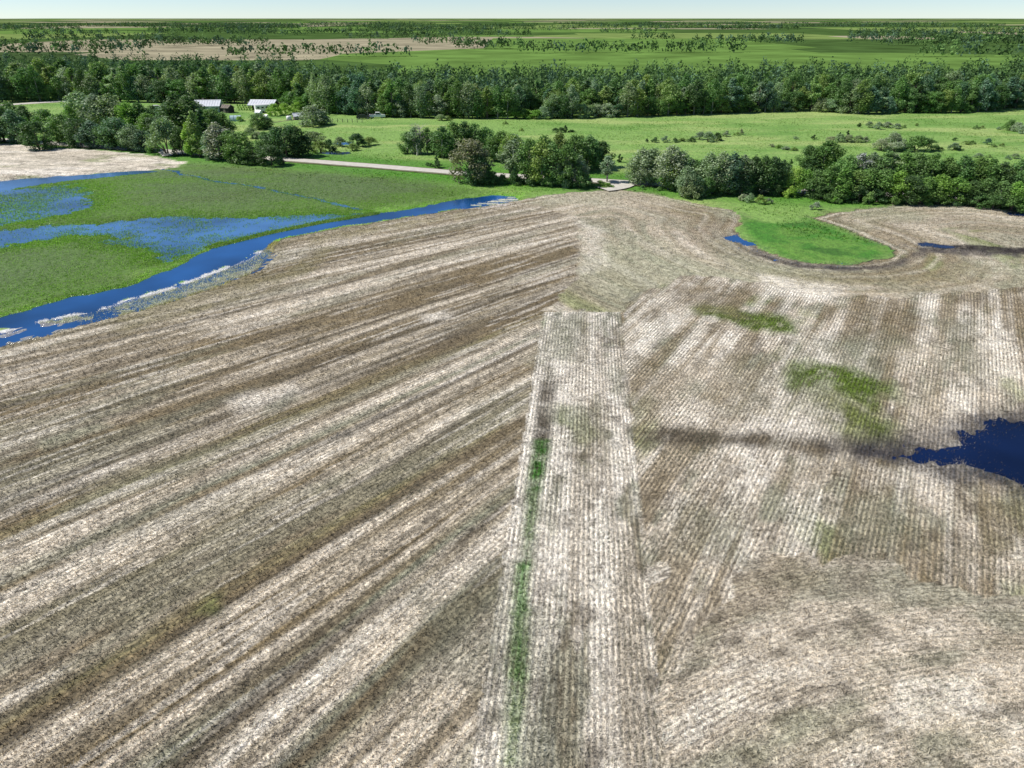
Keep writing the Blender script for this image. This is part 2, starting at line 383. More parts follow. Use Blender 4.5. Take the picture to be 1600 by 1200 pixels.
def ground_material():
    m, t, b = new_mat('ground_cover')
    L = t.links.new
    col = N(t, 'ShaderNodeAttribute', attribute_name='Col').outputs['Color']
    rv = N(t, 'ShaderNodeAttribute', attribute_name='rv').outputs['Vector']
    par = N(t, 'ShaderNodeAttribute', attribute_name='par')
    sep = N(t, 'ShaderNodeSeparateXYZ'); L(par.outputs['Vector'], sep.inputs[0])
    amp, rough, grass = sep.outputs
    sv = N(t, 'ShaderNodeSeparateXYZ'); L(rv, sv.inputs[0])
    u, v = sv.outputs[0], sv.outputs[1]
    # wobble of the drill rows
    st = N(t, 'ShaderNodeMapping'); st.inputs['Scale'].default_value = (1, .55, 1); L(rv, st.inputs[0])
    ph = MATH(t, 'MULTIPLY', u, 2*math.pi/.32)
    wave = MATH(t, 'SINE', ph)
    # straw speckle, slightly drawn out along the rows
    n1 = N(t, 'ShaderNodeTexNoise', i_Scale=5.0, i_Detail=5.0, i_Roughness=.72); L(st.outputs[0], n1.inputs['Vector'])
    pos = N(t, 'ShaderNodeNewGeometry').outputs['Position']
    n2 = N(t, 'ShaderNodeTexNoise', i_Scale=1.1, i_Detail=4.0, i_Roughness=.6); L(pos, n2.inputs['Vector'])
    n3 = N(t, 'ShaderNodeTexNoise', i_Scale=14.0, i_Detail=3.0, i_Roughness=.7); L(pos, n3.inputs['Vector'])
    spe = MAPR(t, n1.outputs[0], .36, .64, -1.0, 1.0)
    gap = MATH(t, 'MULTIPLY', MATH(t, 'MULTIPLY', wave, amp), MAPR(t, n2.outputs[0], .36, .62, .0, 1.0))
    k = MATH(t, 'ADD', MATH(t, 'MULTIPLY', spe, .50), MATH(t, 'MULTIPLY', gap, .34))
    k = MATH(t, 'ADD', k, MAPR(t, n2.outputs[0], .32, .68, -.34, .34))
    kf = MATH(t, 'MULTIPLY', MAPR(t, n3.outputs[0], .3, .7, -.42, .42), 1.0)
    k = MATH(t, 'ADD', k, kf)
    gs = MATH(t, 'SUBTRACT', 1.0, MATH(t, 'MULTIPLY', grass, .45))
    fac = MATH(t, 'ADD', 1.0, MATH(t, 'MULTIPLY', k, gs))
    fac = MATH(t, 'MAXIMUM', fac, .22)
    vm = N(t, 'ShaderNodeVectorMath', operation='SCALE'); L(col, vm.inputs[0]); L(fac, vm.inputs['Scale'])
    n4 = N(t, 'ShaderNodeTexNoise', i_Scale=.30, i_Detail=4.0, i_Roughness=.6); L(st.outputs[0], n4.inputs['Vector'])
    n5 = N(t, 'ShaderNodeTexNoise', i_Scale=.11, i_Detail=2.0); L(pos, n5.inputs['Vector'])
    patch = MAPR(t, n4.outputs[0], .40, .58, .12, 1.0)
    low = MATH(t, 'ADD', MATH(t, 'MULTIPLY', wave, -.5), MATH(t, 'MULTIPLY', spe, -.55))
    gm = MATH(t, 'MULTIPLY', MATH(t, 'MULTIPLY', MAPR(t, low, .02, .55, 0, 1), amp), MATH(t, 'MULTIPLY', patch, .88))
    rp = N(t, 'ShaderNodeMix', data_type='RGBA'); L(MAPR(t, n5.outputs[0], .42, .58, 0, 1), rp.inputs['Factor'])
    rp.inputs['A'].default_value = (.070, .073, .039, 1); rp.inputs['B'].default_value = (.085, .066, .040, 1)
    mxg = N(t, 'ShaderNodeMix', data_type='RGBA'); L(gm, mxg.inputs['Factor']); L(vm.outputs[0], mxg.inputs['A']); L(rp.outputs['Result'], mxg.inputs['B'])
    L(mxg.outputs['Result'], b.inputs['Base Color'])
    L(rough, b.inputs['Roughness'])
    b.inputs['Specular IOR Level'].default_value = .45
    hb = MATH(t, 'ADD', MATH(t, 'MULTIPLY', gap, .05), MATH(t, 'MULTIPLY', n1.outputs[0], .10))
    hb = MATH(t, 'ADD', hb, MATH(t, 'MULTIPLY', MATH(t, 'MULTIPLY', n2.outputs[0], grass), .55))
    bp = N(t, 'ShaderNodeBump', i_Strength=.8, i_Distance=1.0); L(hb, bp.inputs['Height'])
    L(bp.outputs[0], b.inputs['Normal'])
    return m
M_GROUND = ground_material()

def simple(name, c, rough=.8, scale=3.0, var=.25, spec=.3, metal=0.0, bump=0.0):
    m, t, b = new_mat(name)
    tc = N(t, 'ShaderNodeTexCoord').outputs['Object']
    n = N(t, 'ShaderNodeTexNoise', i_Scale=scale, i_Detail=5.0, i_Roughness=.65); t.links.new(tc, n.inputs['Vector'])
    f = MAPR(t, n.outputs[0], .25, .75, 1-var, 1+var)
    vm = N(t, 'ShaderNodeVectorMath', operation='SCALE'); vm.inputs[0].default_value = c; t.links.new(f, vm.inputs['Scale'])
    t.links.new(vm.outputs[0], b.inputs['Base Color'])
    b.inputs['Roughness'].default_value = rough; b.inputs['Specular IOR Level'].default_value = spec; b.inputs['Metallic'].default_value = metal
    if bump:
        bp = N(t, 'ShaderNodeBump', i_Strength=bump, i_Distance=.1); t.links.new(n.outputs[0], bp.inputs['Height']); t.links.new(bp.outputs[0], b.inputs['Normal'])
    return m

def water_material(name, c):  # reflected sky blue is partly painted into the base colour c
    m, t, b = new_mat(name)
    pos = N(t, 'ShaderNodeNewGeometry').outputs['Position']
    n0 = N(t, 'ShaderNodeTexNoise', i_Scale=.06, i_Detail=3.0); t.links.new(pos, n0.inputs['Vector'])
    f = MAPR(t, n0.outputs[0], .35, .65, .55, 1.45)
    vm = N(t, 'ShaderNodeVectorMath', operation='SCALE'); vm.inputs[0].default_value = c; t.links.new(f, vm.inputs['Scale'])
    t.links.new(vm.outputs[0], b.inputs['Base Color'])
    b.inputs['Roughness'].default_value = .07; b.inputs['IOR'].default_value = 1.33; b.inputs['Specular IOR Level'].default_value = .5
    mp = N(t, 'ShaderNodeMapping'); mp.inputs['Scale'].default_value = (.6, 1.6, 1); t.links.new(pos, mp.inputs[0])
    n = N(t, 'ShaderNodeTexNoise', i_Scale=1.6, i_Detail=3.0); t.links.new(mp.outputs[0], n.inputs['Vector'])
    bp = N(t, 'ShaderNodeBump', i_Strength=.10, i_Distance=.05); t.links.new(n.outputs[0], bp.inputs['Height']); t.links.new(bp.outputs[0], b.inputs['Normal'])
    return m
M_WATER = water_material('flood_water', (.012, .070, .215))
M_MARSH = water_material('marsh_water', (.045, .125, .27))
M_POND = water_material('pond_water', (.004, .013, .055))

def leaf_material():
    m, t, b = new_mat('foliage')
    L = t.links.new
    oi = N(t, 'ShaderNodeObjectInfo')
    at = N(t, 'ShaderNodeAttribute', attribute_name='tone').outputs['Fac']
    vm = N(t, 'ShaderNodeVectorMath', operation='SCALE'); L(oi.outputs['Color'], vm.inputs[0]); L(at, vm.inputs['Scale'])
    L(vm.outputs[0], b.inputs['Base Color']); b.inputs['Roughness'].default_value = .55; b.inputs['Specular IOR Level'].default_value = .35
    tr = N(t, 'ShaderNodeBsdfTranslucent')
    v2 = N(t, 'ShaderNodeVectorMath', operation='MULTIPLY'); L(vm.outputs[0], v2.inputs[0]); v2.inputs[1].default_value = (1.1, 1.25, .6)
    L(v2.outputs[0], tr.inputs[0])
    mx = N(t, 'ShaderNodeMixShader'); mx.inputs[0].default_value = .30
    L(b.outputs[0], mx.inputs[1]); L(tr.outputs[0], mx.inputs[2])
    L(mx.outputs[0], t.nodes['Material Output'].inputs['Surface'])
    return m
M_LEAF = leaf_material()
def attr_material(name, rough=.8, trans=.2):
    m, t, b = new_mat(name); L = t.links.new
    c = N(t, 'ShaderNodeAttribute', attribute_name='Col').outputs['Color']
    L(c, b.inputs['Base Color']); b.inputs['Roughness'].default_value = rough; b.inputs['Specular IOR Level'].default_value = .2
    tr = N(t, 'ShaderNodeBsdfTranslucent'); L(c, tr.inputs[0])
    mx = N(t, 'ShaderNodeMixShader'); mx.inputs[0].default_value = trans
    L(b.outputs[0], mx.inputs[1]); L(tr.outputs[0], mx.inputs[2]); L(mx.outputs[0], t.nodes['Material Output'].inputs['Surface'])
    return m
M_BLADE = attr_material('blades')
M_SEDGE = attr_material('sedge_blades', .7, .7)
M_BARK = simple('bark', (.16,.13,.10), .9, 6, .35)
M_BARKPALE = simple('pale_bark', (.42,.39,.34), .85, 5, .25)

# ------------------------------------------------------------------ mesh helpers
def mesh_np(name, v, faces, mat, smooth=False):
    """faces: (n,3) or (n,4) array"""
    v = np.asarray(v, np.float32); f = np.asarray(faces, np.int32); n, k = f.shape
    me = bpy.data.meshes.new(name)
    me.vertices.add(len(v)); me.vertices.foreach_set('co', v.ravel())
    me.loops.add(n*k); me.loops.foreach_set('vertex_index', f.ravel())
    me.polygons.add(n); me.polygons.foreach_set('loop_start', np.arange(0, n*k, k, dtype=np.int32))
    me.update(calc_edges=True)
    if smooth: me.polygons.foreach_set('use_smooth', np.ones(n, bool))
    if mat: me.materials.append(mat)
    return me
def add_attr(me, name, typ, dom, data):
    a = me.attributes.new(name, typ, dom)
    key = {'FLOAT': 'value', 'FLOAT_VECTOR': 'vector', 'FLOAT_COLOR': 'color'}[typ]
    a.data.foreach_set(key, np.asarray(data, np.float32).ravel())
def link(name, me, parent=None, loc=None, label=None, cat=None, group=None, kind=None):
    o = bpy.data.objects.new(name, me); COL.objects.link(o)
    if parent is not None: o.parent = parent
    if loc is not None: o.location = loc
    if label: o['label'] = label
    if cat: o['category'] = cat
    if group: o['group'] = group
    if kind: o['kind'] = kind
    return o
class MB:
    def __init__(s): s.v = []; s.f = []
    def box(s, c, d, rz=0.0, taper=1.0):
        n = len(s.v); hx, hy, hz = d[0]/2, d[1]/2, d[2]/2; ca, sa = math.cos(rz), math.sin(rz)
        for k, (a, b_, e) in enumerate([(-1,-1,-1),(1,-1,-1),(1,1,-1),(-1,1,-1),(-1,-1,1),(1,-1,1),(1,1,1),(-1,1,1)]):
            q = taper if e > 0 else 1.0
            X, Y = a*hx*q, b_*hy*q
            s.v.append((c[0]+X*ca-Y*sa, c[1]+X*sa+Y*ca, c[2]+e*hz))
        for q in [(0,3,2,1),(4,5,6,7),(0,1,5,4),(1,2,6,5),(2,3,7,6),(3,0,4,7)]: s.f.append(tuple(n+i for i in q))
        return s
    def prism(s, prof, x0, x1, axis='x'):
        """profile in (y,z) extruded along x"""
        n = len(s.v); k = len(prof)
        for X in (x0, x1):
            for (a, b_) in prof: s.v.append((X, a, b_) if axis == 'x' else (a, X, b_))
        for i in range(k):
            j = (i+1) % k; s.f.append((n+i, n+j, n+k+j, n+k+i))
        s.f.append(tuple(n+i for i in reversed(range(k)))); s.f.append(tuple(n+k+i for i in range(k)))
        return s
    def tube(s, pts, rad, seg=6):
        n = len(s.v)
        for i, p in enumerate(pts):
            p = Vector(p); a = Vector(pts[max(i-1, 0)]); b_ = Vector(pts[min(i+1, len(pts)-1)])
            d = (b_-a).normalized(); up = Vector((0,0,1)) if abs(d.z) < .9 else Vector((1,0,0))
            e1 = d.cross(up).normalized(); e2 = d.cross(e1)
            for k in range(seg):
                t = 2*math.pi*k/seg
                s.v.append(tuple(p+(e1*math.cos(t)+e2*math.sin(t))*rad[i]))
        for i in range(len(pts)-1):
            for k in range(seg):
                j = (k+1) % seg
                s.f.append((n+i*seg+k, n+i*seg+j, n+(i+1)*seg+j, n+(i+1)*seg+k))
        s.f.append(tuple(n+k for k in range(seg))); e = n+(len(pts)-1)*seg; s.f.append(tuple(e+k for k in reversed(range(seg))))
        return s
    def mesh(s, name, mat, smooth=False):
        me = bpy.data.meshes.new(name); me.from_pydata(s.v, [], s.f); me.update()
        import bmesh
        bm = bmesh.new(); bm.from_mesh(me); bmesh.ops.recalc_face_normals(bm, faces=bm.faces); bm.to_mesh(me); bm.free()
        if smooth: me.polygons.foreach_set('use_smooth', [True]*len(me.polygons))
        me.materials.append(mat); return me
    def build(s, name, mat, parent=None, loc=None, smooth=False, **kw):
        return link(name, s.mesh(name, mat, smooth), parent, loc, **kw)
def empty(name, loc, label, cat, group=None, rz=0.0):
    o = link(name, None, None, loc, label, cat, group); o.empty_display_size = .3; o.rotation_euler = (0, 0, rz); return o

# ------------------------------------------------------------------ terrain
def half(y): return 48 + .74*y
def terrain_grid(ys, ncol):
    ny = len(ys); t = np.linspace(-1, 1, ncol)
    Y = np.repeat(ys, ncol); X = (t[None, :]*half(ys)[:, None]).ravel()
    i = np.arange(ny-1)[:, None]*ncol + np.arange(ncol-1)[None, :]
    i = i.ravel()
    F = np.stack([i, i+1, i+1+ncol, i+ncol], 1)
    return X, Y, F
def build_land(ys, ncol, sel):
    X, Y, F = terrain_grid(ys, ncol)
    z, f = zones(X, Y)
    hz = heights(X, Y, z, f)
    C = albedo(X, Y, z, f)
    fx, fy = X[F].mean(1), Y[F].mean(1)
    zf = z[F]; zmax = np.array([np.bincount(r+1, minlength=7).argmax()-1 for r in zf[::1]]) if False else np.sort(zf, 1)[:, 2]
    rough = .95-.83*sst(.09, .02, hz)
    dft = ldist(FIELD_TOP, X, Y)
    amp = np.where(z == 3, .55*np.exp(-dft/9.0), np.where(z == 4, .65, np.where(z == 1, .72, np.where(z == 2, .85, np.where(z == 5, .5, np.where(z == 0, .55, 0))))))
    par = np.stack([amp, rough, (z < 0)*1.0], 1)
    V = np.stack([X, Y, hz], 1)
    for name, cond, kind in sel:
        q = cond(zmax, fx, fy)
        if not q.any(): continue
        Fq = F[q]; used = np.unique(Fq); remap = np.full(len(V), -1); remap[used] = np.arange(len(used))
        me = mesh_np(name, V[used], remap[Fq], M_GROUND, smooth=True)
        add_attr(me, 'Col', 'FLOAT_COLOR', 'POINT', np.concatenate([C[used], np.ones((len(used), 1))], 1))
        add_attr(me, 'par', 'FLOAT_VECTOR', 'POINT', par[used])
        ci = Fq.ravel(); cx, cy = X[ci], Y[ci]; cz = np.repeat(zmax[q], 4)
        rvv = np.zeros((len(ci), 3))
        for k in range(-1, 6):
            mm = cz == k
            if mm.any():
                a, b_ = rowcoords(k, cx[mm], cy[mm]); rvv[mm, 0] = a; rvv[mm, 1] = b_
        add_attr(me, 'rv', 'FLOAT_VECTOR', 'CORNER', rvv)
        link(name, me, kind=kind)

def steps(a, b, d0, d1):
    out = [a]
    while out[-1] < b: out.append(out[-1] + d0+(d1-d0)*(out[-1]-a)/(b-a))
    out[-1] = b; return np.array(out)
YS1 = steps(13.0, 152.0, .17, .52)
build_land(YS1, 560, [
    ('stubble_field', lambda z, x, y: (z >= 0) & (z < 5), 'structure'),
    ('far_stubble_field', lambda z, x, y: z == 5, 'structure'),
    ('marsh_meadow', lambda z, x, y: (z < 0) & (x < P(800, 300)[0]), 'structure'),
    ('grass_verge', lambda z, x, y: (z < 0) & (x >= P(800, 300)[0]), 'structure')])
YS2 = steps(152.0, 380.0, .8, 2.2)
build_land(YS2, 260, [
    ('far_stubble_field', lambda z, x, y: z == 5, 'structure'),
    ('pasture', lambda z, x, y: z < 0, 'structure'),
    ('stubble_field', lambda z, x, y: (z >= 0) & (z < 5), 'structure')])

# the plain all round, to the horizon
def plain_material():
    m, t, b = new_mat('plain'); L = t.links.new
    pos = N(t, 'ShaderNodeNewGeometry').outputs['Position']
    vo = N(t, 'ShaderNodeTexVoronoi', i_Scale=.0022); vo.distance = 'CHEBYCHEV'; L(pos, vo.inputs['Vector'])
    r = N(t, 'ShaderNodeValToRGB'); r.color_ramp.interpolation = 'CONSTANT'
    els = r.color_ramp.elements
    els[0].position = 0; els[0].color = (.06,.11,.03,1); els[1].position = .3; els[1].color = (.12,.21,.05,1)
    for p_, c_ in ((.5,(.05,.085,.03,1)),(.7,(.17,.24,.07,1)),(.85,(.30,.27,.18,1))):
        e = els.new(p_); e.color = c_
    sx_ = N(t, 'ShaderNodeSeparateColor'); L(vo.outputs['Color'], sx_.inputs[0]); L(sx_.outputs[0], r.inputs[0])
    n = N(t, 'ShaderNodeTexNoise', i_Scale=.02, i_Detail=6.0); L(pos, n.inputs['Vector'])
    vm = N(t, 'ShaderNodeVectorMath', operation='SCALE'); L(r.outputs[0], vm.inputs[0]); L(MAPR(t, n.outputs[0], .3, .7, .65, 1.3), vm.inputs['Scale'])
    L(vm.outputs[0], b.inputs['Base Color']); b.inputs['Roughness'].default_value = 1.0; b.inputs['Specular IOR Level'].default_value = 0
    return m
g = MB(); g.v = [(-9000,-3000,-.9),(9000,-3000,-.9),(9000,15000,-.9),(-9000,15000,-.9)]; g.f = [(0,1,2,3)]
g.build('plain', plain_material(), kind='structure')

# water sheets: the land dips below them
def sheet(name, pl, mat, z):
    me = bpy.data.meshes.new(name); me.from_pydata([(a, b_, z) for a, b_ in pl], [], [tuple(range(len(pl)))]); me.update(); me.materials.append(mat)
    return link(name, me, kind='structure')
BANK = [(-400,592),(-150,528),(0,486),(60,470),(110,457),(190,442),(260,417),(300,399),(330,383),(400,362.5),(470,349.5),(530,338.5),(584,331.5)]
sheet('creek', poly(BANK+[(620,318),(760,300),(820,300),(822,314),(640,345),(440,385),(420,420),(250,485),(0,548),(-300,640)]), M_WATER, 0.0)
sheet('marsh_water', poly(list(reversed(BANK))+[(-400,290),(0,272),(240,258),(420,280)]), M_MARSH, 0.0)
sheet('pond', poly([(1340,700),(1440,680),(1560,645),(1700,630),(1900,640),(1900,830),(1600,790),(1480,750)]), M_POND, 0.0)
sheet('field_pool', poly([(1105,358),(1152,352),(1178,366),(1240,396),(1300,408),(1390,402),(1390,416),(1300,424),(1210,416),(1140,388)]), M_WATER, 0.0)
sheet('field_pool', poly([(1320,354),(1410,374),(1460,372),(1620,386),(1620,404),(1420,394),(1392,392),(1340,376)]), M_POND, 0.0)
sheet('field_pool', poly([(1570,327),(1660,327),(1660,341),(1575,338)]), M_POND, 0.0)
sheet('pasture_pond', poly([(490,233),(555,233),(555,243),(495,243)]), M_POND, .02)
sheet('pasture_pond', poly([(515,219),(556,219),(556,228),(518,228)]), M_WATER, .02)

# gravel roads
M_GRAVEL = simple('gravel', (.52,.49,.43), .95, 1.2, .18, .1, bump=.3)
M_SHOULDER = simple('road_shoulder', (.16,.17,.09), .95, .8, .3, .1)
def ribbon(pl, w, z, crown=.0):
    m = MB(); pts = [Vector((a, b_, 0)) for a, b_ in pl]
    fine = []
    for a, b_ in zip(pts[:-1], pts[1:]):
        k = max(2, int((b_-a).length/3))
        for i in range(k): fine.append(a.lerp(b_, i/k))
    fine.append(pts[-1])
    prof = [-.5, -.25, 0, .25, .5]
    for i, p in enumerate(fine):
        d = (fine[min(i+1, len(fine)-1)]-fine[max(i-1, 0)]).normalized(); nrm = Vector((-d.y, d.x, 0))
        for q in prof:
            jit = (rnd.random()-.5)*.25 if abs(q) == .5 else 0
            pp = p+nrm*(q*w+jit); m.v.append((pp.x, pp.y, z+crown*(1-4*q*q)))
    k = len(prof)
    for i in range(len(fine)-1):
        for j in range(k-1): m.f.append((i*k+j, i*k+j+1, (i+1)*k+j+1, (i+1)*k+j))
    return m
ribbon(ROADLINE, 5.2, .34, .06).build('road_shoulder', M_SHOULDER, kind='structure')
ribbon(ROADLINE, 3.7, .42, .08).build('gravel_road', M_GRAVEL, kind='structure')
ribbon(poly([(966,286),(975,290),(962,294),(940,297)]), 4.5, .46, .05).build('field_approach', M_GRAVEL, kind='structure')
ribbon(poly([(262,236),(266,240),(272,244)]), 5.0, .46, .05).build('field_approach', M_GRAVEL, kind='structure')
ribbon(poly([(-300,180),(0,165),(60,161),(110,158),(200,154)]), 6.0, .36, .08).build('gravel_road', M_GRAVEL, kind='structure')

# ------------------------------------------------------------------ trees
def leaf_cloud(name, clumps, nleaf, size, seed, tone_var=.30, up=.35):
    """clumps: list of (centre, radius xyz); leaves sit in the shells of the clumps"""
    r = np.random.default_rng(seed)
    cs = np.array([c for c, _ in clumps]); rs = np.array([q for _, q in clumps])
    wgt = (rs[:, 0]*rs[:, 2])**1.0; idx = r.choice(len(cs), nleaf, p=wgt/wgt.sum())
    d = r.normal(size=(nleaf, 3)); d /= np.linalg.norm(d, axis=1)[:, None]
    rad = r.random(nleaf)**.45
    p = cs[idx] + d*rs[idx]*rad[:, None]
    nrm = d*.8 + r.normal(size=(nleaf, 3))*.7 + np.array((0, 0, up)); nrm /= np.linalg.norm(nrm, axis=1)[:, None]
    a = np.cross(nrm, r.normal(size=(nleaf, 3))); a /= np.linalg.norm(a, axis=1)[:, None]
    b_ = np.cross(nrm, a)
    s = size*(.6+.8*r.random(nleaf))[:, None]
    v = np.stack([p-a*s, p+b_*s*.55, p+a*s, p-b_*s*.55], 1).reshape(-1, 3)
    v[:, 2] = np.maximum(v[:, 2], .02)
    f = np.arange(nleaf*4).reshape(-1, 4)
    me = mesh_np(name, v, f, M_LEAF)
    ct = 1 + (r.random(len(cs))-.5)*tone_var*1.2
    tone = ct[idx]*(1+(r.random(nleaf)-.5)*tone_var*1.6)
    add_attr(me, 'tone', 'FLOAT', 'POINT', np.repeat(tone, 4))
    return me

def proto(kind, seed):
    r = random.Random(seed)
    cl = []; t = MB()
    if kind in ('poplar', 'slim', 'thin'):
        h = 10.0; w = {'poplar': 3.0, 'slim': 1.9, 'thin': 2.0}[kind]; z0 = {'poplar': 1.2, 'slim': 1.0, 'thin': 3.0}[kind]
        n = {'poplar': 34, 'slim': 26, 'thin': 20}[kind]
        for i in range(n):
            q = (i+.5)/n; z = z0+(h-z0)*q
            prof = math.sin(math.pi*min(1, (q*.92+.12)))**.7
            a = r.random()*6.28; rr = w*prof*(.25+.75*r.random()**.6)*.75
            s = w*(.28+.22*r.random())*(.7+.3*prof)
            cl.append(((rr*math.cos(a), rr*math.sin(a), z*.97), (s, s, s*(.85+.5*r.random()))))
        t.tube([(0,0,-.3),(.08,.05,2.5),(-.05,.1,5.5),(.05,0,8.6)], [.24,.18,.12,.03], 6)
        for i in range(7):
            c = cl[r.randrange(n)][0]; z = max(1.2, c[2]-1.6); t.tube([(0,0,z-.6), (c[0]*.5,c[1]*.5,z), c], [.08,.05,.015], 4)
        nl, sz = {'poplar': 3600, 'slim': 2600, 'thin': 1500}[kind], .21
    elif kind == 'dense':
        h = 8.0; w = 3.3; n = 44
        for i in range(n):
            q = r.random(); z = .6+7.0*q
            prof = math.sqrt(max(.05, 1-(max(0, q-.25)/.80)**2))
            a = r.random()*6.28; rr = w*prof*(.5+.5*r.random()**.5)*.8
            s = .75+.55*r.random(); cl.append(((rr*math.cos(a), rr*math.sin(a), z), (s, s, s*.95)))
        t.tube([(0,0,-.3),(.1,0,2.5),(0,.1,6.5)], [.22,.16,.04], 6)
        for i in range(6):
            c = cl[r.randrange(n)][0]; t.tube([(0,0,max(.3, c[2]*.4)), c], [.08,.02], 4)
        nl, sz = 4200, .20
    elif kind == 'round':
        h = 6.0; w = 3.4; n = 40
        for i in range(n):
            a = r.random()*6.28; e = r.random()**.7*1.5
            rr = w*math.cos(e)*(.55+.4*r.random()); z = .7+4.6*math.sin(e)*(.6+.4*r.random())
            s = .65+.5*r.random(); cl.append(((rr*math.cos(a), rr*math.sin(a), z), (s, s, s*.85)))
        for i in range(5):
            c = cl[r.randrange(n)][0]; t.tube([(.1*i-.2,.05*i,-.2), (c[0]*.4,c[1]*.4,c[2]*.5), c], [.12,.08,.02], 5)
        nl, sz = 3400, .19
    elif kind == 'shrub':
        h = 3.0; w = 2.0; n = 18
        for i in range(n):
            a = r.random()*6.28; e = r.random()*1.5
            rr = w*math.cos(e)*(.4+.5*r.random()); z = .35+2.2*math.sin(e)*(.5+.5*r.random())
            s = .42+.35*r.random(); cl.append(((rr*math.cos(a), rr*math.sin(a), z), (s, s, s*.85)))
        for i in range(4):
            c = cl[r.randrange(n)][0]; t.tube([(.08*i-.1,0,-.2), c], [.05,.012], 4)
        nl, sz = 1300, .15
    elif kind == 'spruce':
        h = 10.0; n = 40
        for i in range(n):
            q = i/n; z = .6+9.2*q; rr = 2.3*(1-q)*(.55+.45*r.random()); a = r.random()*6.28; s = .35+.6*(1-q)
            cl.append(((rr*math.cos(a)*.7, rr*math.sin(a)*.7, z), (s, s, s*.7)))
        t.tube([(0,0,-.3),(0,0,5),(0,0,9.6)], [.2,.12,.02], 6); nl, sz = 3200, .20
    elif kind == 'dead':
        h = 9.0; cl = None
        t.tube([(0,0,-.3),(.1,.1,3),(-.1,.1,6),(.1,0,8.8)], [.24,.17,.11,.02], 6)
        b = MB()
        for i in range(46):
            z = 2.0+6.2*r.random(); a = r.random()*6.28; l = (1.2+1.6*r.random())*(1.15-z/12)
            e = (math.cos(a)*l, math.sin(a)*l, z+l*.8)
            m_ = (e[0]*.5+.1, e[1]*.5, z+l*.3)
            b.tube([(0,0,z), m_, e], [.06,.04,.015], 3)
            for k in range(4):
                a2 = r.random()*6.28; b.tube([m_ if k % 2 else e, (e[0]+math.cos(a2)*.6, e[1]+math.sin(a2)*.6, e[2]+.5*r.random())], [.03,.01], 3)
        return dict(h=h, w=2.4, trunk=t.mesh('dead_trunk', M_BARKPALE, True), crown=b.mesh('bare_branches', M_BARKPALE))
    me = leaf_cloud('crown_'+kind, cl, nl, sz, seed)
    ww = float(np.percentile(np.abs([c[0][0] for c in cl]), 95))+.6
    return dict(h=h, w=ww, trunk=t.mesh('trunk_'+kind, M_BARK if kind not in ('poplar', 'thin') else M_BARKPALE, True), crown=me)
PROTO = {k: [proto(k, 100*i+hash_) for i in range(n)] for k, n, hash_ in
         (('poplar', 4, 1), ('slim', 3, 2), ('thin', 2, 3), ('dense', 3, 4), ('round', 3, 5), ('shrub', 4, 6), ('spruce', 2, 7), ('dead', 2, 8))}
TINT0 = dict(dark=(.036,.068,.022), mid=(.058,.105,.030), grey=(.105,.14,.078), pale=(.125,.150,.092), bright=(.078,.140,.026), lime=(.125,.190,.036), brown=(.074,.080,.043), olive=(.088,.128,.036), blue=(.050,.090,.050), ash=(.125,.13,.11))
TINT = {k: tuple(2.6*q for q in v) for k, v in TINT0.items()}
NAME = dict(poplar='poplar_tree', slim='aspen_tree', thin='poplar_tree', dense='dense_tree', round='willow_tree', shrub='shrub', spruce='spruce_tree', dead='dead_tree')
LOOK = dict(dark='dark green', mid='mid green', grey='grey green', pale='pale grey', bright='bright green', lime='lime green', brown='brownish', olive='olive green', blue='bluish green', ash='bare grey')
ORD = ['first','second','third','fourth','fifth','sixth','seventh','eighth','ninth','tenth','eleventh','twelfth','thirteenth','fourteenth','fifteenth','sixteenth','seventeenth','eighteenth','nineteenth']
TENS = {2:'twenty',3:'thirty',4:'forty',5:'fifty',6:'sixty',7:'seventy',8:'eighty',9:'ninety'}
def ordinal(n):
    if n <= 19: return ORD[n-1]
    if n >= 100: return 'hundred and '+ordinal(n-100) if n > 100 else 'hundredth'
    t, o = divmod(n, 10)
    return TENS[t][:-1]+'ieth' if o == 0 else TENS[t]+'-'+ORD[o-1]

def tree(kind, tint, px, yb, yt, wpx, label, group):
    x, y = P(px, yb); h = max(.8, height_for(y, yt)); p = rnd.choice(PROTO[kind])
    w = wpx/ppm(x, y)
    sz_ = h/p['h']*(1.15 if kind in ('shrub', 'round') else 1.0); sxy = min(max(1.12*w/2/p['w'], .55*sz_), 1.9*sz_)
    root = empty(NAME[kind], (x, y, .18), label, 'shrub' if kind == 'shrub' else 'tree', group, rnd.random()*6.28)
    root.scale = (sxy, sxy*(.9+.2*rnd.random()), sz_)
    link('trunk', p['trunk'], root)
    c = link('crown', p['crown'], root)
    k = .85+.3*rnd.random(); tc = TINT[tint]
    c.color = (tc[0]*k*(.92+.16*rnd.random()), tc[1]*k, tc[2]*k*(.85+.3*rnd.random()), 1)
    return root
def belt(where, group, rows):
    """rows of (kind, tint, px, ybase, ytop, width px); labels count from the left along the belt, shrubs apart"""
    rows = sorted(rows, key=lambda q: q[2])
    cnt = {}
    for q in rows:
        noun = LOOK[q[1]]+' '+{'shrub': 'shrub', 'dead': 'bare tree', 'dense': 'bushy tree', 'round': 'rounded willow', 'spruce': 'pointed spruce'}.get(q[0], 'poplar')
        cnt.setdefault(noun, []).append(q)
    for noun, qs in cnt.items():
        for i, q in enumerate(qs):
            lab = (noun+' '+where) if len(qs) == 1 else ordinal(i+1)+' '+noun+' from the left '+where
            tree(*q, lab, group)

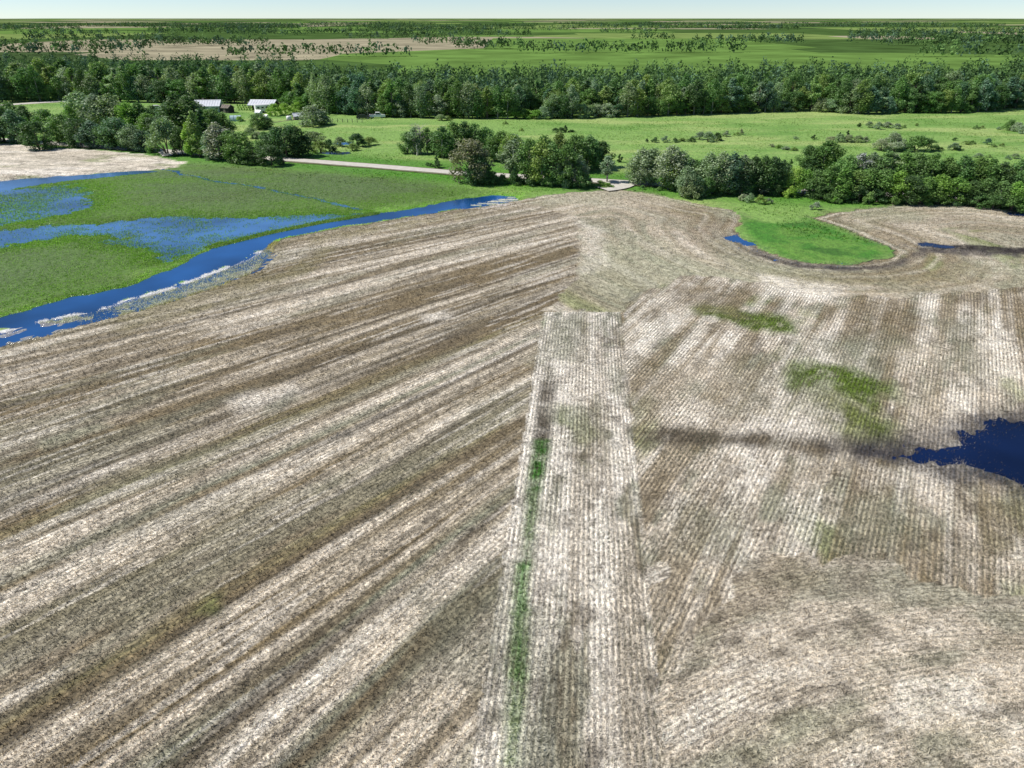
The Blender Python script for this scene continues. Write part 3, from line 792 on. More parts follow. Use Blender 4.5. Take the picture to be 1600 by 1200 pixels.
po, sl, th, de, ro, sh, spz, dd = 'poplar', 'slim', 'thin', 'dense', 'round', 'shrub', 'spruce', 'dead'
belt('in the belt behind the far stubble field', 'trees of the left roadside belt', [
 (de,'dark',-14,224,165,40),(de,'dark',8,222,166,36),(po,'blue',31,224,172,30),(po,'mid',22,203,158,40),(po,'dark',46,205,164,36),(de,'dark',62,233,190,40),(po,'bright',45,222,182,26),
 (de,'mid',76,208,172,30),(sl,'mid',92,224,180,24),(po,'mid',106,225,177,32),(de,'dark',127,229,184,34),(po,'bright',115,200,166,32),(po,'grey',132,196,142,44),(po,'blue',150,231,188,34),
 (po,'grey',160,205,148,44),(po,'mid',172,232,190,30),(de,'blue',189,233,186,40),(po,'grey',183,205,146,44),(po,'bright',206,208,160,38),(po,'mid',150,190,150,34),
 (po,'grey',214,236,194,38),(de,'dark',203,234,198,26),(po,'mid',225,207,161,40),(po,'bright',236,212,176,32),(de,'blue',228,237,204,28),(sh,'mid',240,239,222,18),(ro,'grey',263,241,186,46),(de,'dark',245,214,184,30)])
belt('in the belt before the farmyard', 'trees between road and farmyard', [
 (de,'dark',286,243,200,24),(po,'dark',284,210,146,44),(po,'dark',302,212,150,40),(po,'blue',270,206,160,34),(sl,'lime',301,245,190,22),(sl,'olive',313,246,172,26),(spz,'dark',323,238,168,32),(de,'mid',338,214,170,36),(po,'olive',352,212,176,30),
 (po,'ash',346,249,192,42),(sl,'grey',330,249,205,26),(po,'mid',362,251,204,30),(sh,'grey',336,250,235,22),(sl,'bright',376,232,208,20),(de,'mid',377,254,206,38),(de,'dark',398,257,229,34),(de,'dark',425,259,228,40),(sh,'grey',372,255,240,24),
 (po,'dark',432,244,201,38),(de,'dark',448,246,196,40),(po,'dark',466,245,197,36),(de,'dark',474,244,212,26),(po,'mid',418,240,206,30),(ro,'grey',492,226,206,36),(ro,'grey',394,216,200,22),(sh,'pale',404,217,204,16)])
belt('beside the farm buildings', 'trees of the farmyard', [
 (de,'mid',405,202,177,36),(de,'dark',418,201,184,26),(ro,'lime',430,181,163,20),(ro,'lime',446,179,163,18),(ro,'lime',464,175,160,14),(de,'bright',470,173,152,18),(ro,'grey',490,196,167,42),(de,'dark',503,195,174,26),(sl,'dark',515,181,165,6),(sh,'grey',477,191,183,10),(sh,'lime',455,177,168,12),
 (po,'dark',312,200,158,34),(de,'mid',330,204,172,34),(ro,'olive',262,186,172,18),(po,'dark',244,196,164,30),(ro,'lime',375,190,182,10)])
belt('by the small pasture pond', 'bushes round the pasture pond', [
 (ro,'olive',501,238,222,24),(ro,'dark',516,237,218,16),(ro,'grey',532,229,215,16),(ro,'olive',551,236,225,14),(ro,'dark',559,230,209,26),(ro,'olive',577,227,214,22),(sh,'dark',519,237,228,12),(sh,'mid',567,229,218,14)])
belt('in the middle grove beyond the road', 'trees of the middle grove', [
 (po,'mid',637,240,206,26),(po,'grey',648,241,200,24),(dd,'ash',658,241,194,34),(po,'mid',668,240,200,24),(po,'brown',681,240,206,20),(po,'mid',692,247,198,34),(po,'mid',710,243,191,34),(po,'dark',726,243,191,32),(po,'mid',742,242,192,32),(po,'mid',760,242,198,30),(de,'dark',700,244,215,36),
 (sl,'dark',683,262,240,6),(sh,'dark',684,263,252,14),(sh,'mid',668,260,254,10),(sh,'dark',673,261,256,8),
 (po,'mid',783,252,205,34),(po,'dark',772,252,215,30),(po,'grey',803,252,210,32)])
belt('in the clump by the creek head', 'trees of the roadside clump right of the creek', [
 (de,'brown',736,286,221,54),(de,'dark',752,287,258,36),(de,'dark',745,287,240,40),(sh,'mid',772,288,270,26),(sh,'dark',786,288,274,20),(ro,'olive',800,262,212,38),(th,'grey',803,284,216,40),(sh,'dark',803,289,262,18),(de,'dark',801,284,252,14),
 (po,'mid',826,286,216,34),(po,'olive',846,289,218,36),(po,'mid',862,290,224,34),(po,'mid',884,292,226,36),(po,'mid',848,272,212,34),(po,'olive',872,268,208,38),(po,'mid',896,268,210,36),(po,'mid',918,266,211,34),(po,'olive',905,262,212,30),(po,'dark',940,262,221,28),(po,'dark',928,262,218,28),
 (ro,'grey',880,291,246,34),(po,'grey',904,290,244,26),(sh,'dark',832,289,272,26),(sh,'mid',856,291,270,30),(sh,'dark',880,293,272,32),(sh,'mid',906,294,268,32),(sh,'dark',921,293,276,18),(sh,'dark',812,289,276,20),(th,'grey',948,286,243,22),(sl,'dark',968,254,240,12),(sh,'bright',938,293,283,26),(sh,'bright',950,294,286,18)])
belt('in the grove right of the gravel approach', 'trees of the grove right of the approach', [
 (po,'grey',988,288,246,22),(po,'grey',1000,290,231,34),(po,'grey',1016,289,232,34),(th,'grey',1008,290,244,36),(po,'pale',1044,296,227,40),(po,'grey',1060,296,236,34),(po,'olive',1050,297,252,34),(po,'grey',1070,307,260,28),(po,'blue',1088,309,276,28),(ro,'grey',1080,309,282,30),(po,'mid',1103,307,276,20),
 (de,'dark',1086,298,250,28),(po,'grey',1104,302,240,34),(po,'grey',1122,303,237,36),(po,'blue',1140,303,240,36),(po,'grey',1156,303,242,34),(po,'dark',1172,303,243,34),(po,'dark',1188,303,244,32),(po,'dark',1203,304,246,32),(po,'dark',1217,303,250,26),(de,'dark',1130,304,268,34),(de,'dark',1160,304,270,34),(ro,'brown',1194,304,280,28),(de,'dark',1212,305,276,24)])
belt('on the lush verge before the grove', 'shrubs on the green verge', [
 (sh,'pale',1161,314,302,16),(sh,'grey',1170,316,303,18),(sh,'olive',1186,319,306,18),(sh,'grey',1200,318,310,12),(sh,'pale',1275,328,317,16),(sh,'mid',1004,296,291,10),(sh,'mid',1030,298,292,12)])
R2 = [(de,'lime',1238,304,262,28),(ro,'bright',1252,306,266,34),(sh,'lime',1233,309,292,22),(sl,'mid',1233,268,248,8),(po,'mid',1259,266,227,26),(po,'mid',1284,268,221,34),(po,'olive',1296,268,221,30),(de,'dark',1268,268,246,26),
 (po,'mid',1270,309,266,32),(po,'mid',1292,311,258,36),(po,'mid',1318,290,242,36),(de,'dark',1288,313,288,36),(po,'bright',1310,312,262,36),(po,'olive',1332,312,266,36),(po,'mid',1352,313,262,38),(po,'mid',1374,315,264,36),
 (th,'ash',1338,288,238,26),(po,'grey',1356,288,238,32),(po,'mid',1376,290,237,34),(th,'grey',1388,290,238,30),(po,'mid',1404,292,238,34),(po,'bright',1398,317,268,36),(de,'dark',1416,319,276,38),(po,'mid',1426,292,238,36),(po,'mid',1448,294,240,34),
 (po,'mid',1440,318,276,34),(po,'bright',1462,317,272,38),(po,'mid',1472,294,245,34),(po,'mid',1496,296,244,36),(po,'mid',1520,297,246,36),(po,'bright',1488,320,276,36),(po,'dark',1512,321,282,34),(po,'mid',1538,299,247,34),(po,'mid',1534,322,278,36),(po,'dark',1556,300,254,30),(po,'mid',1584,302,250,30),(po,'mid',1572,300,256,28),
 (po,'mid',1556,324,282,36),(po,'bright',1580,326,284,34),(po,'mid',1606,328,286,38),(po,'dark',1604,304,274,32),(po,'mid',1632,330,286,40),(po,'mid',1630,306,272,36),(po,'mid',1660,332,290,40),
 (ro,'mid',1306,316,296,26),(ro,'dark',1340,316,292,28),(ro,'dark',1366,317,294,28),(sh,'olive',1358,320,302,16),(sh,'bright',1304,318,308,18),(sh,'mid',1394,321,304,18),(ro,'mid',1436,320,300,30),(ro,'mid',1466,320,300,30),(ro,'dark',1496,321,300,30),(ro,'mid',1524,324,302,30),(ro,'dark',1552,327,306,32),(ro,'mid',1580,329,308,32),(ro,'mid',1610,331,310,32),(sh,'grey',1512,300,284,20),(ro,'dark',1284,312,296,30)]
belt('in the long wood at the right', 'trees of the long right wood', R2)
belt('scattered in the open pasture', 'bushes scattered over the pasture', [
 (sh,'dark',1010,222.5,217,6),(sh,'dark',1023,222.5,215,12),(sh,'grey',1039,222.5,213,14),(sh,'dark',1055,222.5,215.5,12),(sh,'olive',1066,221.5,215,14),(sh,'dark',1080,222,214,12),(ro,'grey',1093,218,206,16),(ro,'grey',1106,221.5,207,18),(ro,'dark',1120,220,208,13),(sh,'grey',1134,213.5,205,13),(sh,'olive',1152,212,207,10),(sh,'pale',1158,211,202,8),
 (ro,'dark',868,207,200,10),(ro,'dark',876,207,199,11),(sl,'dark',883,207,195,9),(sh,'dark',893,207,202,13),(sh,'olive',815,205,201,10),(sh,'olive',790,194,191,10),(ro,'grey',690,188.5,179,18),(ro,'olive',700,188,181,12),
 (sh,'dark',1271,218,211,9),(sh,'grey',1243,217.5,212,10),(sh,'pale',1205,230,224,10),(sh,'olive',1217,232,225,12),(sh,'pale',1228,235,228,14),(sh,'olive',1240,236,230,12),(ro,'pale',1298,221,213,14),(ro,'grey',1311,222,210,16),(sl,'dark',1310,221,206,6),(sl,'dark',1322,221,203,8),(ro,'pale',1326,222.5,211,16),(ro,'grey',1340,222.5,212,14),(sh,'pale',1352,222,214,12),
 (sh,'dark',1342,199,191,7),(ro,'pale',1358,199.5,190,12),(ro,'grey',1372,202,191.5,12),(ro,'pale',1386,199.5,191,14),(ro,'pale',1400,201,193,14),(sh,'olive',1412,200,195,9),
 (ro,'pale',1376,236,218,24),(ro,'grey',1395,234,208,30),(ro,'pale',1398,237,222,26),(ro,'mid',1430,236,212,32),(ro,'mid',1446,236,216,28),(ro,'mid',1416,237,225,24),(sh,'dark',1464,235,229,10),(ro,'grey',1490,235,224,16),(sh,'dark',1498,235,228,12),(sh,'olive',1470,235,230,10),
 (sh,'dark',1492,220,214,9),(sh,'olive',1510,226,219,12),(sh,'mid',1518,225,220,10),(ro,'blue',1542,226,216,10),(sh,'olive',1552,230,226,8),(sh,'olive',1566,229,225,8),(ro,'mid',1577,204,188,18),(ro,'pale',1588,206,192,14),(ro,'grey',1597,209,196,14),(ro,'mid',1612,206,192,16),(sh,'mid',1525,202,196,9),(sh,'olive',1535,201,197,8),(sh,'grey',1560,203,198,7),
 (ro,'grey',1528,247,239,12),(ro,'grey',1585,248,240,12),(sh,'grey',1574,249,243,10),(sh,'olive',1545,247,243,10),(sh,'olive',1432,197,194,8)])

# the far wood: its front row and the row behind are single trees
EDGE = [(-60,160),(0,160),(80,158),(100,157),(200,160),(330,161),(440,163),(478,174),(520,178),(600,183),(700,185),(760,185.5),(850,186),(1000,182),(1160,176.5),(1250,173),(1300,176),(1345,178.5),(1400,176),(1500,177),(1555,173),(1600,168),(1680,165)]
ex = [e[0] for e in EDGE]; ey = [e[1] for e in EDGE]
front = []; px = -40.0
while px < 1650:
    front.append((px, float(np.interp(px, ex, ey)))); px += 12+5*rnd.random()
for i, (px, yb) in enumerate(front):
    r_ = rnd.random()
    kind = 'poplar' if r_ < .55 else 'slim' if r_ < .72 else 'dense' if r_ < .9 else 'round'
    tint = rnd.choice(['mid','mid','dark','mid','blue','grey','olive','grey'])
    hpx = {'poplar': 52, 'slim': 50, 'dense': 36, 'round': 22}[kind]*(.65+.5*rnd.random())
    if 805 < px < 845: kind, hpx, tint = 'round', 14, 'bright'
    if 900 < px < 960: kind, hpx, tint = 'round', 20, 'grey'
    if 1270 < px < 1305: kind, hpx, tint = 'round', 20, rnd.choice(['grey','olive'])
    tree(kind, tint, px, yb-rnd.random()*.8, yb-hpx, 20+8*rnd.random(), ordinal(i+1)+' tree from the left along the front edge of the far wood', 'front row of the far wood')
for i, (px, yb) in enumerate(front):
    for k in range(2):
        yq = yb-3.5-4.5*k-rnd.random()*2
        tree(rnd.choice(['poplar','slim','poplar','dense']), rnd.choice(['mid','dark','blue','mid','olive','grey']), px+rnd.random()*12, yq, yq-48*(.65+.55*rnd.random()), 22+8*rnd.random(), 'tall tree half hidden behind the front row of the far wood', 'inner trees of the far wood')
tree('round', 'lime', 634, 182, 169, 34, 'pale lime flowering bush at the foot of the far wood', 'edge bushes of the far wood')
tree('round', 'olive', 651, 183, 172, 18, 'small olive bush beside the flowering bush at the far wood', 'edge bushes of the far wood')

# the depth of the wood and woods further off: one mass
def mass(name, pts, nleaf, seed, size, label):
    r = np.random.default_rng(seed); V = []; T = []; Cc = []
    for (x, y, h, w) in pts:
        d = r.normal(size=(nleaf, 3)); d /= np.linalg.norm(d, axis=1)[:, None]; d[:, 2] = np.abs(d[:, 2])*1.45-.75
        p = d*np.array((w, w, h*.62))*(r.random((nleaf, 1))**.4)+np.array((x, y, h*.46))
        n_ = d+r.normal(size=(nleaf, 3))*.5; n_ /= np.linalg.norm(n_, axis=1)[:, None]
        a = np.cross(n_, r.normal(size=(nleaf, 3))); a /= np.linalg.norm(a, axis=1)[:, None]; b_ = np.cross(n_, a)
        s = size*w*(.6+.8*r.random((nleaf, 1)))
        V.append(np.stack([p-a*s, p+b_*s*.7, p+a*s, p-b_*s*.7], 1).reshape(-1, 3))
        base = np.array(TINT[('mid','dark','blue','mid','dark')[r.integers(5)]])*(.6+.4*r.random())
        Cc.append(np.repeat(base[None]*(1+(r.random((nleaf, 1))-.5)*.5), 4, 0))
    v = np.concatenate(V); c = np.concatenate(Cc)
    me = mesh_np(name, v, np.arange(len(v)).reshape(-1, 4), M_BLADE)
    add_attr(me, 'Col', 'FLOAT_COLOR', 'POINT', np.concatenate([c, np.ones((len(c), 1))], 1))
    link(name, me, label=label, cat='woodland', kind='stuff')
pts = []
for i in range(2600):
    px = -150+1900*rnd.random(); yb = float(np.interp(px, ex, ey))-13-38*rnd.random()**1.3
    x, y = P(px, yb); pts.append((x, y, 6.5+8*rnd.random(), 2.0+1.9*rnd.random()))
mass('woodland', pts, 75, 5, .17, 'dark mass of the far wood behind its edge trees')
pts = []
for i in range(170):
    cx = (rnd.random()-.5)*3800; cy = 640+2900*rnd.random()**1.4; l = 60+240*rnd.random()
    for k in range(int(l/7)):
        pts.append((cx+(k*7-l/2)+rnd.random()*6, cy+rnd.random()*14+(k*7)*.08, 9+6*rnd.random(), 5+2*rnd.random()))
pts = [p for p in pts if abs(p[0]) < p[1]*.9+60][:4200]
mass('distant_woodland', pts, 40, 6, .20, 'distant dark shelter belts toward the horizon')

# ------------------------------------------------------------------ farmyard
M_WHITE = simple('white_metal', (.78,.78,.77), .45, .8, .06, .5)
M_ROOF = simple('galvanised_roof', (.72,.73,.75), .4, .5, .10, .5, .15)
M_WALLG = simple('grey_green_siding', (.34,.40,.37), .7, 1.5, .12)
M_TIMBER = simple('weathered_timber', (.20,.17,.14), .9, 2.5, .35)
M_DARKW = simple('dark_boards', (.045,.04,.038), .9, 2.5, .3)
M_GLASS = simple('window_glass', (.03,.04,.05), .12, 1.0, .2, .6)
M_TYRE = simple('rubber', (.02,.02,.02), .85, 4, .2)
M_STEEL = simple('wheel_steel', (.45,.45,.46), .35, 3, .1, .5, .6)
M_NAVY = simple('dark_car_paint', (.025,.028,.035), .3, 1, .1, .6)
M_NET = simple('pale_blue_sheeting', (.42,.56,.60), .5, 2, .15)
M_RED = simple('lamp_red', (.35,.02,.02), .3, 1, .05)
def gable(root, w, d, hw, hr, wallm, roofm, over=.35, front_open=False):
    if not front_open:
        MB().prism([(-d/2,0),(d/2,0),(d/2,hw),(0,hr-.05),(-d/2,hw)], -w/2, w/2).build('wall', wallm, root)
    roof = None
    for sgn in (-1, 1):
        m = MB(); y0, y1 = 0.0, sgn*(d/2+over); z1 = hw-over*(hr-hw)/(d/2)
        m.prism([(y0, hr), (y1, z1), (y1, z1+.12), (y0, hr+.12)], -w/2-over, w/2+over)
        o = m.build('roof_slope', roofm, root)
        k = int((w+2*over)/.9)
        mm = MB()
        for i in range(k+1):
            xx = -w/2-over+.05+i*(w+2*over-.1)/k
            a = sgn*.05; mm.prism([(a, hr+.12), (y1, z1+.12), (y1, z1+.17), (a, hr+.17)], xx-.03, xx+.03)
        mm.build('roof_rib', roofm, o)
    MB().prism([(-.18,hr+.08),(.18,hr+.08),(0,hr+.24)], -w/2-over, w/2+over).build('ridge_cap', roofm, root)
def window(root, c, w, h, m=M_GLASS):
    o = MB().box(c, (w, .06, h)).build('window', M_WHITE, root); MB().box((c[0], c[1]-.035, c[2]), (w-.16, .03, h-.16)).build('pane', m, o)
x, y = P(328, 175); b = empty('farmhouse', (x, y, .2), 'large white roofed farmhouse half hidden behind the dark trees', 'house', rz=.12)
gable(b, 8.4, 6.0, 2.3, 3.8, M_WALLG, M_ROOF)
for xx in (-3.2, -1.0, 3.4): window(b, (xx, -3.03, 1.4), 1.0, .9)
d_ = MB().box((1.2, -3.03, 1.0), (.95, .08, 1.9)).build('door', M_WHITE, b); MB().box((1.52, -3.1, 1.0), (.06, .08, .14)).build('handle', M_STEEL, d_)
MB().box((-1.8, .8, 3.9), (.55, .55, 1.2)).build('chimney', M_TIMBER, b)
x, y = P(414, 172); b = empty('pole_barn', (x, y, .2), 'open fronted pole barn with long white metal roof', 'barn', rz=-.05)
gable(b, 8.6, 6.5, 2.1, 3.3, M_TIMBER, M_ROOF, .5, True)
MB().box((0, 3.1, 1.05), (8.6, .12, 2.1)).build('back_wall', M_TIMBER, b)
for sgn in (-1, 1): MB().prism([(-.5,0),(3.04,0),(3.04,2.1),(0,3.2),(-.5,3.0)], sgn*4.3-.06, sgn*4.3+.06).build('end_wall', M_DARKW, b)
for i in range(5): MB().box((-4.1+i*2.05, -3.1, 1.0), (.18, .18, 2.0)).build('post', M_TIMBER, b)
MB().box((0, -3.1, 2.0), (8.5, .14, .22)).build('beam', M_TIMBER, b)
def trailer(px, yb, L, rz, label):
    x, y = P(px, yb); b = empty('camper_trailer', (x, y, .25), label, 'trailer', rz=rz)
    MB().prism([(-1.15,.55),(1.15,.55),(1.2,2.5),(.9,2.75),(-.9,2.75),(-1.2,2.5)], -L/2, L/2).build('body', M_WHITE, b)
    for i in range(int(L/1.5)): window(b, (-L/2+.9+i*1.45, -1.2, 1.75), .95, .65)
    MB().box((L/2-.6, -1.2, 1.5), (.6, .06, 1.8)).build('door', M_WALLG, b)
    for xx in (-.5, .4):
        for yy in (-1.0, 1.0):
            w = MB().tube([(xx, yy-.12, .34), (xx, yy+.12, .34)], [.34,.34], 12).build('wheel', M_TYRE, b); MB().tube([(xx, yy-.14, .34), (xx, yy+.14, .34)], [.18,.18], 10).build('rim', M_STEEL, w)
    MB().box((-L/2-.5, 0, .55), (1.1, .12, .12)).build('tow_bar', M_DARKW, b)
trailer(410.5, 176, 4.8, .55, 'long white trailer with dark windows before the pole barn')
trailer(343, 219, 3.8, .1, 'white camper showing through the grey tree by the road')
x, y = P(356, 176); b = empty('timber_shed', (x, y, .2), 'dark timber shed beside the white roofed farmhouse', 'shed', rz=-.35)
gable(b, 3.4, 3.0, 1.7, 2.5, M_DARKW, M_TIMBER, .2)
d_ = MB().box((0, -1.54, .85), (.9, .06, 1.7)).build('door', M_TIMBER, b); MB().box((.34, -1.59, .9), (.05, .06, .12)).build('handle', M_STEEL, d_)
x, y = P(466, 187); b = empty('garden_hut', (x, y, .2), 'small hut with pale grey roof left of the round willow', 'shed', rz=.5)
gable(b, 2.8, 2.2, 1.2, 1.9, M_TIMBER, M_ROOF, .25)
window(b, (-.7, -1.13, .75), .6, .5); MB().box((.6, -1.13, .6), (.7, .06, 1.15)).build('door', M_DARKW, b)
x, y = P(452, 188); b = empty('water_tank', (x, y, .2), 'white round water tank beside the garden hut', 'tank')
MB().tube([(0,0,0),(0,0,1.15),(0,0,1.35),(0,0,1.45)], [.85,.85,.6,.15], 16).build('tank', M_WHITE, b, smooth=True)
MB().tube([(0,0,1.4),(0,0,1.55)], [.22,.22], 10).build('lid', M_DARKW, b); MB().tube([(.8,-.3,.15),(1.05,-.4,.15)], [.05,.05], 6).build('tap', M_STEEL, b)
for px, yb, lab in ((405, 183, 'small white garden shed above the dark bushy tree'), (416, 186, 'little white box beside the garden shed')):
    x, y = P(px, yb); b = empty('garden_shed', (x, y, .2), lab, 'shed', rz=-.3)
    k = 1.0 if px < 410 else .6
    gable(b, 1.9*k, 1.5*k, 1.5*k, 2.0*k, M_WHITE, M_ROOF, .12); MB().box((0, -.77*k, .65*k), (.6*k, .05, 1.2*k)).build('door', M_WALLG, b)
x, y = P(369, 189); b = empty('hoop_greenhouse', (x, y, .2), 'pale blue hoop greenhouse in the garden', 'greenhouse', rz=.2)
pr = [(1.3*math.cos(a), 1.7*math.sin(a)) for a in np.linspace(0, math.pi, 9)]
MB().prism(pr, -1.7, 1.7).build('cover', M_NET, b)
for i in range(4): MB().tube([(-1.7+i*1.133, 1.34*math.cos(a), 1.74*math.sin(a)) for a in np.linspace(0, math.pi, 9)], [.04]*9, 5).build('hoop', M_STEEL, b)
MB().box((-1.72, 0, .65), (.06, .7, 1.3)).build('door', M_WHITE, b)
def vehicle(px, yb, rz, mat, pickup, label, cat, name):
    x, y = P(px, yb); b = empty(name, (x, y, .22), label, cat, rz=rz)
    if pickup:
        MB().prism([(-2.6,.45),(2.6,.45),(2.6,.95),(2.45,1.12),(1.3,1.18),(-2.6,1.18)], -.92, .92, 'y').build('body', mat, b)
        MB().prism([(-.75,1.18),(1.35,1.18),(.75,1.82),(-.6,1.84)], -.82, .82, 'y').build('cab', mat, b)
        MB().box((-1.68, 0, 1.19), (1.6, 1.5, .06)).build('bed', M_DARKW, b); gx = (-.55, 1.05, .65, -.45); zt = (1.24, 1.74)
    else:
        MB().prism([(-2.2,.35),(2.2,.35),(2.25,.75),(1.1,.95),(-2.1,.98),(-2.25,.7)], -.88, .88, 'y').build('body', mat, b)
        MB().prism([(-1.75,.95),(1.1,.95),(.4,1.42),(-1.2,1.44)], -.76, .76, 'y').build('cab', mat, b); gx = (-1.5, .85, .3, -1.1); zt = (1.0, 1.37)
    hw_ = .83 if pickup else .77
    for sgn in (-1, 1):
        m = MB(); m.prism([(gx[0], zt[0]), (gx[1], zt[0]), (gx[2], zt[1]), (gx[3], zt[1])], sgn*hw_-.012, sgn*hw_+.012, 'y'); m.build('window', M_GLASS, b)
        MB().box((2.26 if not pickup else 2.6, sgn*.62, .72 if not pickup else .85), (.05, .32, .16)).build('headlight', M_WHITE, b)
        MB().box((-2.26 if not pickup else -2.61, sgn*.68, .75 if not pickup else .9), (.05, .2, .22)).build('tail_light', M_RED, b)
        for xx in (-1.5, 1.55):
            w = MB().tube([(xx, sgn*.80-.11, .36), (xx, sgn*.80+.11, .36)], [.36,.36], 14).build('wheel', M_TYRE, b)
            MB().tube([(xx, sgn*.80-.125, .36), (xx, sgn*.80+.125, .36)], [.2,.2], 10).build('rim', M_STEEL, w)
vehicle(590, 184.5, .15, M_WHITE, True, 'white pickup truck parked before the far wood', 'truck', 'pickup_truck')
vehicle(568, 186, .1, M_NAVY, False, 'dark low car parked left of the white pickup', 'car', 'parked_car')
x, y = P(578, 184); b = empty('utility_cart', (x, y, .22), 'small dark cart between the parked car and the pickup', 'cart')
MB().box((0,0,.55), (1.2,.8,.35)).build('box', M_DARKW, b); MB().box((-.95,0,.4), (.8,.07,.07)).build('drawbar', M_STEEL, b)
for sgn in (-1, 1): MB().tube([(.1, sgn*.48-.07, .3), (.1, sgn*.48+.07, .3)], [.3,.3], 10).build('wheel', M_TYRE, b)
x, y = P(578, 178.5); vehicle(246, 171, .4, M_WHITE, False, 'white car glimpsed between the tall poplars at the left', 'car', 'parked_car')
fe = empty('wire_fence', P(505, 191)+(.2,), 'thin wire fence of short posts right of the round willow', 'fence')
a, c = Vector(P(505, 191)+(0,)), Vector(P(566, 192)+(0,))
for i in range(9):
    q = (c-a)*(i/8); MB().box((q.x, q.y, .6), (.14, .14, 1.2)).build('post', M_TIMBER, fe)
for z_ in (.5, 1.0): MB().tube([(0,0,z_), tuple((c-a)+Vector((0,0,z_)))], [.012,.012], 4).build('wire', M_STEEL, fe)
x, y = P(652, 243); b = empty('snag', (x, y, .2), 'short bleached broken trunk at the foot of the bare grey tree', 'stump')
MB().tube([(0,0,-.2),(.15,0,.9),(-.1,.1,2.0),(.1,.1,2.5)], [.28,.22,.18,.06], 7).build('trunk', M_BARKPALE, b); MB().tube([(.05,0,1.2),(.7,-.1,1.7)], [.1,.04], 5).build('branch', M_BARKPALE, b)
for r_ in range(3):
    for i in range(8):
        tree('shrub', rnd.choice(['lime','mid','bright']), 371+i*4.1+r_*1.5, 166.5+r_*3.2, 163.2+r_*3.2, 3.0, 'young sapling in the nursery rows left of the pole barn', 'saplings in the nursery rows')
ribbon(poly([(425,192),(455,188),(500,183)]), 1.2, .30, .03).build('farm_track', M_SHOULDER, kind='structure')

# ------------------------------------------------------------------ standing stubble: short stalks along the drill rows
def blades(name, x, y, z, hgt, wid, col, per, lean, mat, label, cat):
    n = len(x); r = RNG
    x = np.repeat(x, per); y = np.repeat(y, per); z = np.repeat(z, per); hgt = np.repeat(hgt, per); wid = np.repeat(wid, per); col = np.repeat(col, per, 0)
    k = n*per
    x = x+(r.random(k)-.5)*wid*2.2; y = y+(r.random(k)-.5)*wid*2.2
    a = r.random(k)*6.283; l = r.normal(size=(2, k))*lean*hgt; w = wid*(.5+.8*r.random(k)); h = hgt*(.6+.7*r.random(k))
    b0 = np.stack([x-np.cos(a)*w/2, y-np.sin(a)*w/2, z-.02], 1); b1 = np.stack([x+np.cos(a)*w/2, y+np.sin(a)*w/2, z-.02], 1)
    tp = np.stack([x+l[0], y+l[1], z+h], 1)
    me = mesh_np(name, np.stack([b0, b1, tp], 1).reshape(-1, 3), np.arange(3*k).reshape(-1, 3), mat)
    c = np.clip(col*(.7+.6*r.random((k, 1))), 0, .85); c = np.repeat(c, 3, 0)
    add_attr(me, 'Col', 'FLOAT_COLOR', 'POINT', np.concatenate([c, np.ones((len(c), 1))], 1))
    link(name, me, label=label, cat=cat, kind='stuff')
def scatter(n, y0, y1, power, spread=1.0):
    t = RNG.random(n)
    yy = (y0**power + t*(y1**power-y0**power))**(1/power)
    d = yy*cp+H_CAM*sp
    xx = (RNG.random(n)*2-1)*(.80*d)*spread
    return xx, yy
x, y = scatter(330000, 16, 150, .35)
z, f = zones(x, y)
for k in range(5):      # gather the stalks into their rows
    m = z == k
    u, v = rowcoords(k, x[m], y[m])
    e = .02
    ux = (rowcoords(k, x[m]+e, y[m])[0]-u)/e; uy = (rowcoords(k, x[m], y[m]+e)[0]-u)/e
    tgt = (np.round(u/.32-.25)+.25)*.32 + RNG.normal(size=len(u))*.05
    g2 = ux*ux+uy*uy+1e-6; st_ = (tgt-u)/g2
    keep = 1.0 if k != 3 else .35
    x[m] = x[m]+np.clip(st_*ux, -.3, .3)*keep; y[m] = y[m]+np.clip(st_*uy, -.3, .3)*keep
m = (z >= 0); x, y, z, f = x[m], y[m], z[m], f[m]
hz = heights(x, y, z, f); m = ((hz > -.02) | ((hz > -.11) & (x > 0) & (RNG.random(len(x)) < .35))) & (sdist(SHOAL, x, y) > .6) & (ldist(FOAM, x, y) > 1.2) & (sdist(CREEK, x, y) > .3); x, y, z, f, hz = x[m], y[m], z[m], f[m], hz[m]
C = albedo(x, y, z, f)
green = C[:, 1] > C[:, 0]*1.05
lum = C.mean(1)
q = RNG.random(len(x))
dens = np.clip(.35+lum*1.6, 0, 1); m = (q < dens) | green
x, y, z, hz, C, green = x[m], y[m], z[m], hz[m], C[m], green[m]
col = np.where(green[:, None], C*np.array((1.05,1.1,.9)), C*1.15+np.array((.012,.011,.008)))
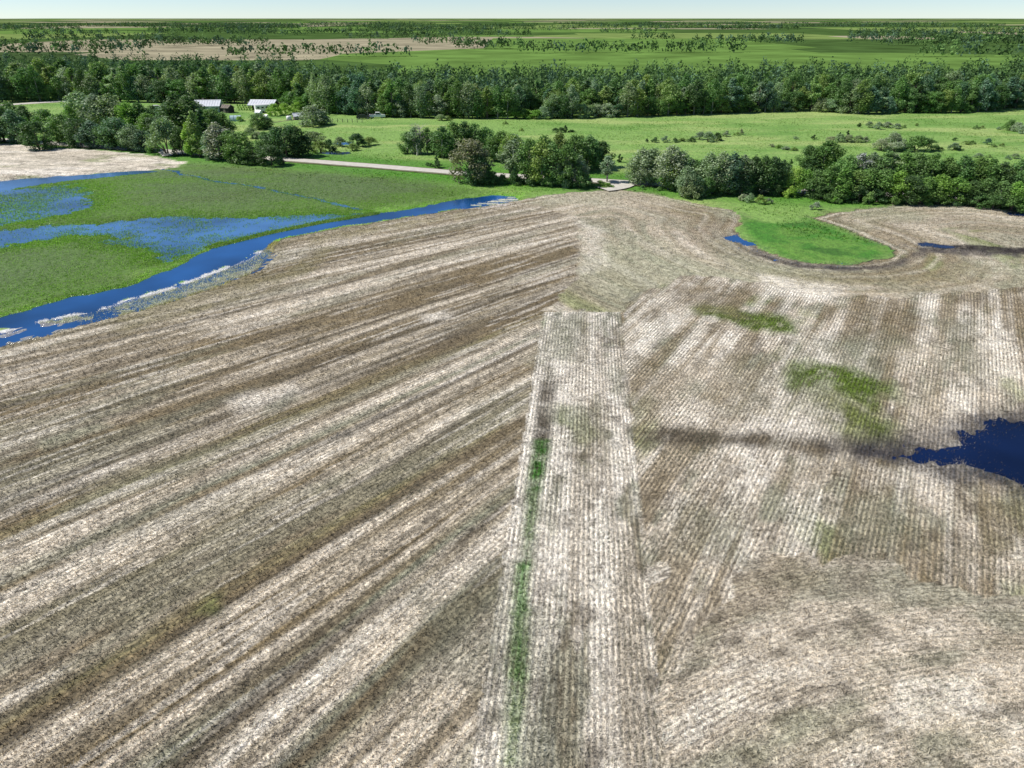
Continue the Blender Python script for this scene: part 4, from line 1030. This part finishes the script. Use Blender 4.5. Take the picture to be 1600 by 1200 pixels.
blades('stubble', x, y, hz, np.where(green, .16, .13)+.0006*y, np.full(len(x), .045)+.0004*y, col, 2, .7, M_BLADE, 'short dry straw stalks standing in rows over the field', 'stubble')

# sedge and grass standing in the flooded meadow and on the banks
x, y = scatter(480000, 70, 152, .6)
m = (x < P(830, 300)[0]); x, y = x[m], y[m]
z, f = zones(x, y); m = z < 0; x, y, z, f = x[m], y[m], z[m], f[m]
hz = heights(x, y, z, f); m = RNG.random(len(x)) < np.where(hz < .08, 1.0, .08+.92*sst(.30, .08, hz)); x, y, z, f, hz = x[m], y[m], z[m], f[m], hz[m]
fl = fbm(x*.09+4, y*.14, 4)
m = (hz > .0) | ((hz > -.19) & (RNG.random(len(x)) < sst(.34, .58, fl)*1.0*sst(-.2, -.04, hz)+.14) & (sdist(CREEK, x, y) > .3) & (sdist(POOL2, x, y) > .5))
x, y, z, f, hz = x[m], y[m], z[m], f[m], hz[m]
C = albedo(x, y, z, f)
blades('sedge', x, y, np.maximum(hz, -.02), .10+.10*RNG.random(len(x)), np.full(len(x), .10), C*np.array((2.2,2.4,1.7)), 2, .9, M_SEDGE, 'green sedge standing in and beside the flood water', 'sedge')
# rough grass of verge and pasture
x, y = scatter(90000, 100, 300, .7, 1.05)
z, f = zones(x, y); m = (z < 0) & (x > P(700, 300)[0]-(y-130)*2) & (ldist(ROADLINE, x, y) > 4); x, y, z, f = x[m], y[m], z[m], f[m]
hz = heights(x, y, z, f); m = hz > .05; x, y, z, f, hz = x[m], y[m], z[m], f[m], hz[m]
cl = fbm(x*.15, y*.15, 3); m = RNG.random(len(x)) < sst(.35, .65, cl); x, y, z, f, hz = x[m], y[m], z[m], f[m], hz[m]
C = albedo(x, y, z, f)
pick = RNG.random(len(x))[:, None]
C = np.where(pick < .12, C*np.array((.8,.85,.8)), np.where(pick > .85, C*.6+np.array((.25,.25,.10)), C*1.35))
blades('rough_grass', x, y, hz, .12+.16*RNG.random(len(x)), np.full(len(x), .20), C, 2, .9, M_SEDGE, 'rough tufted grass over pasture and verge', 'grass')
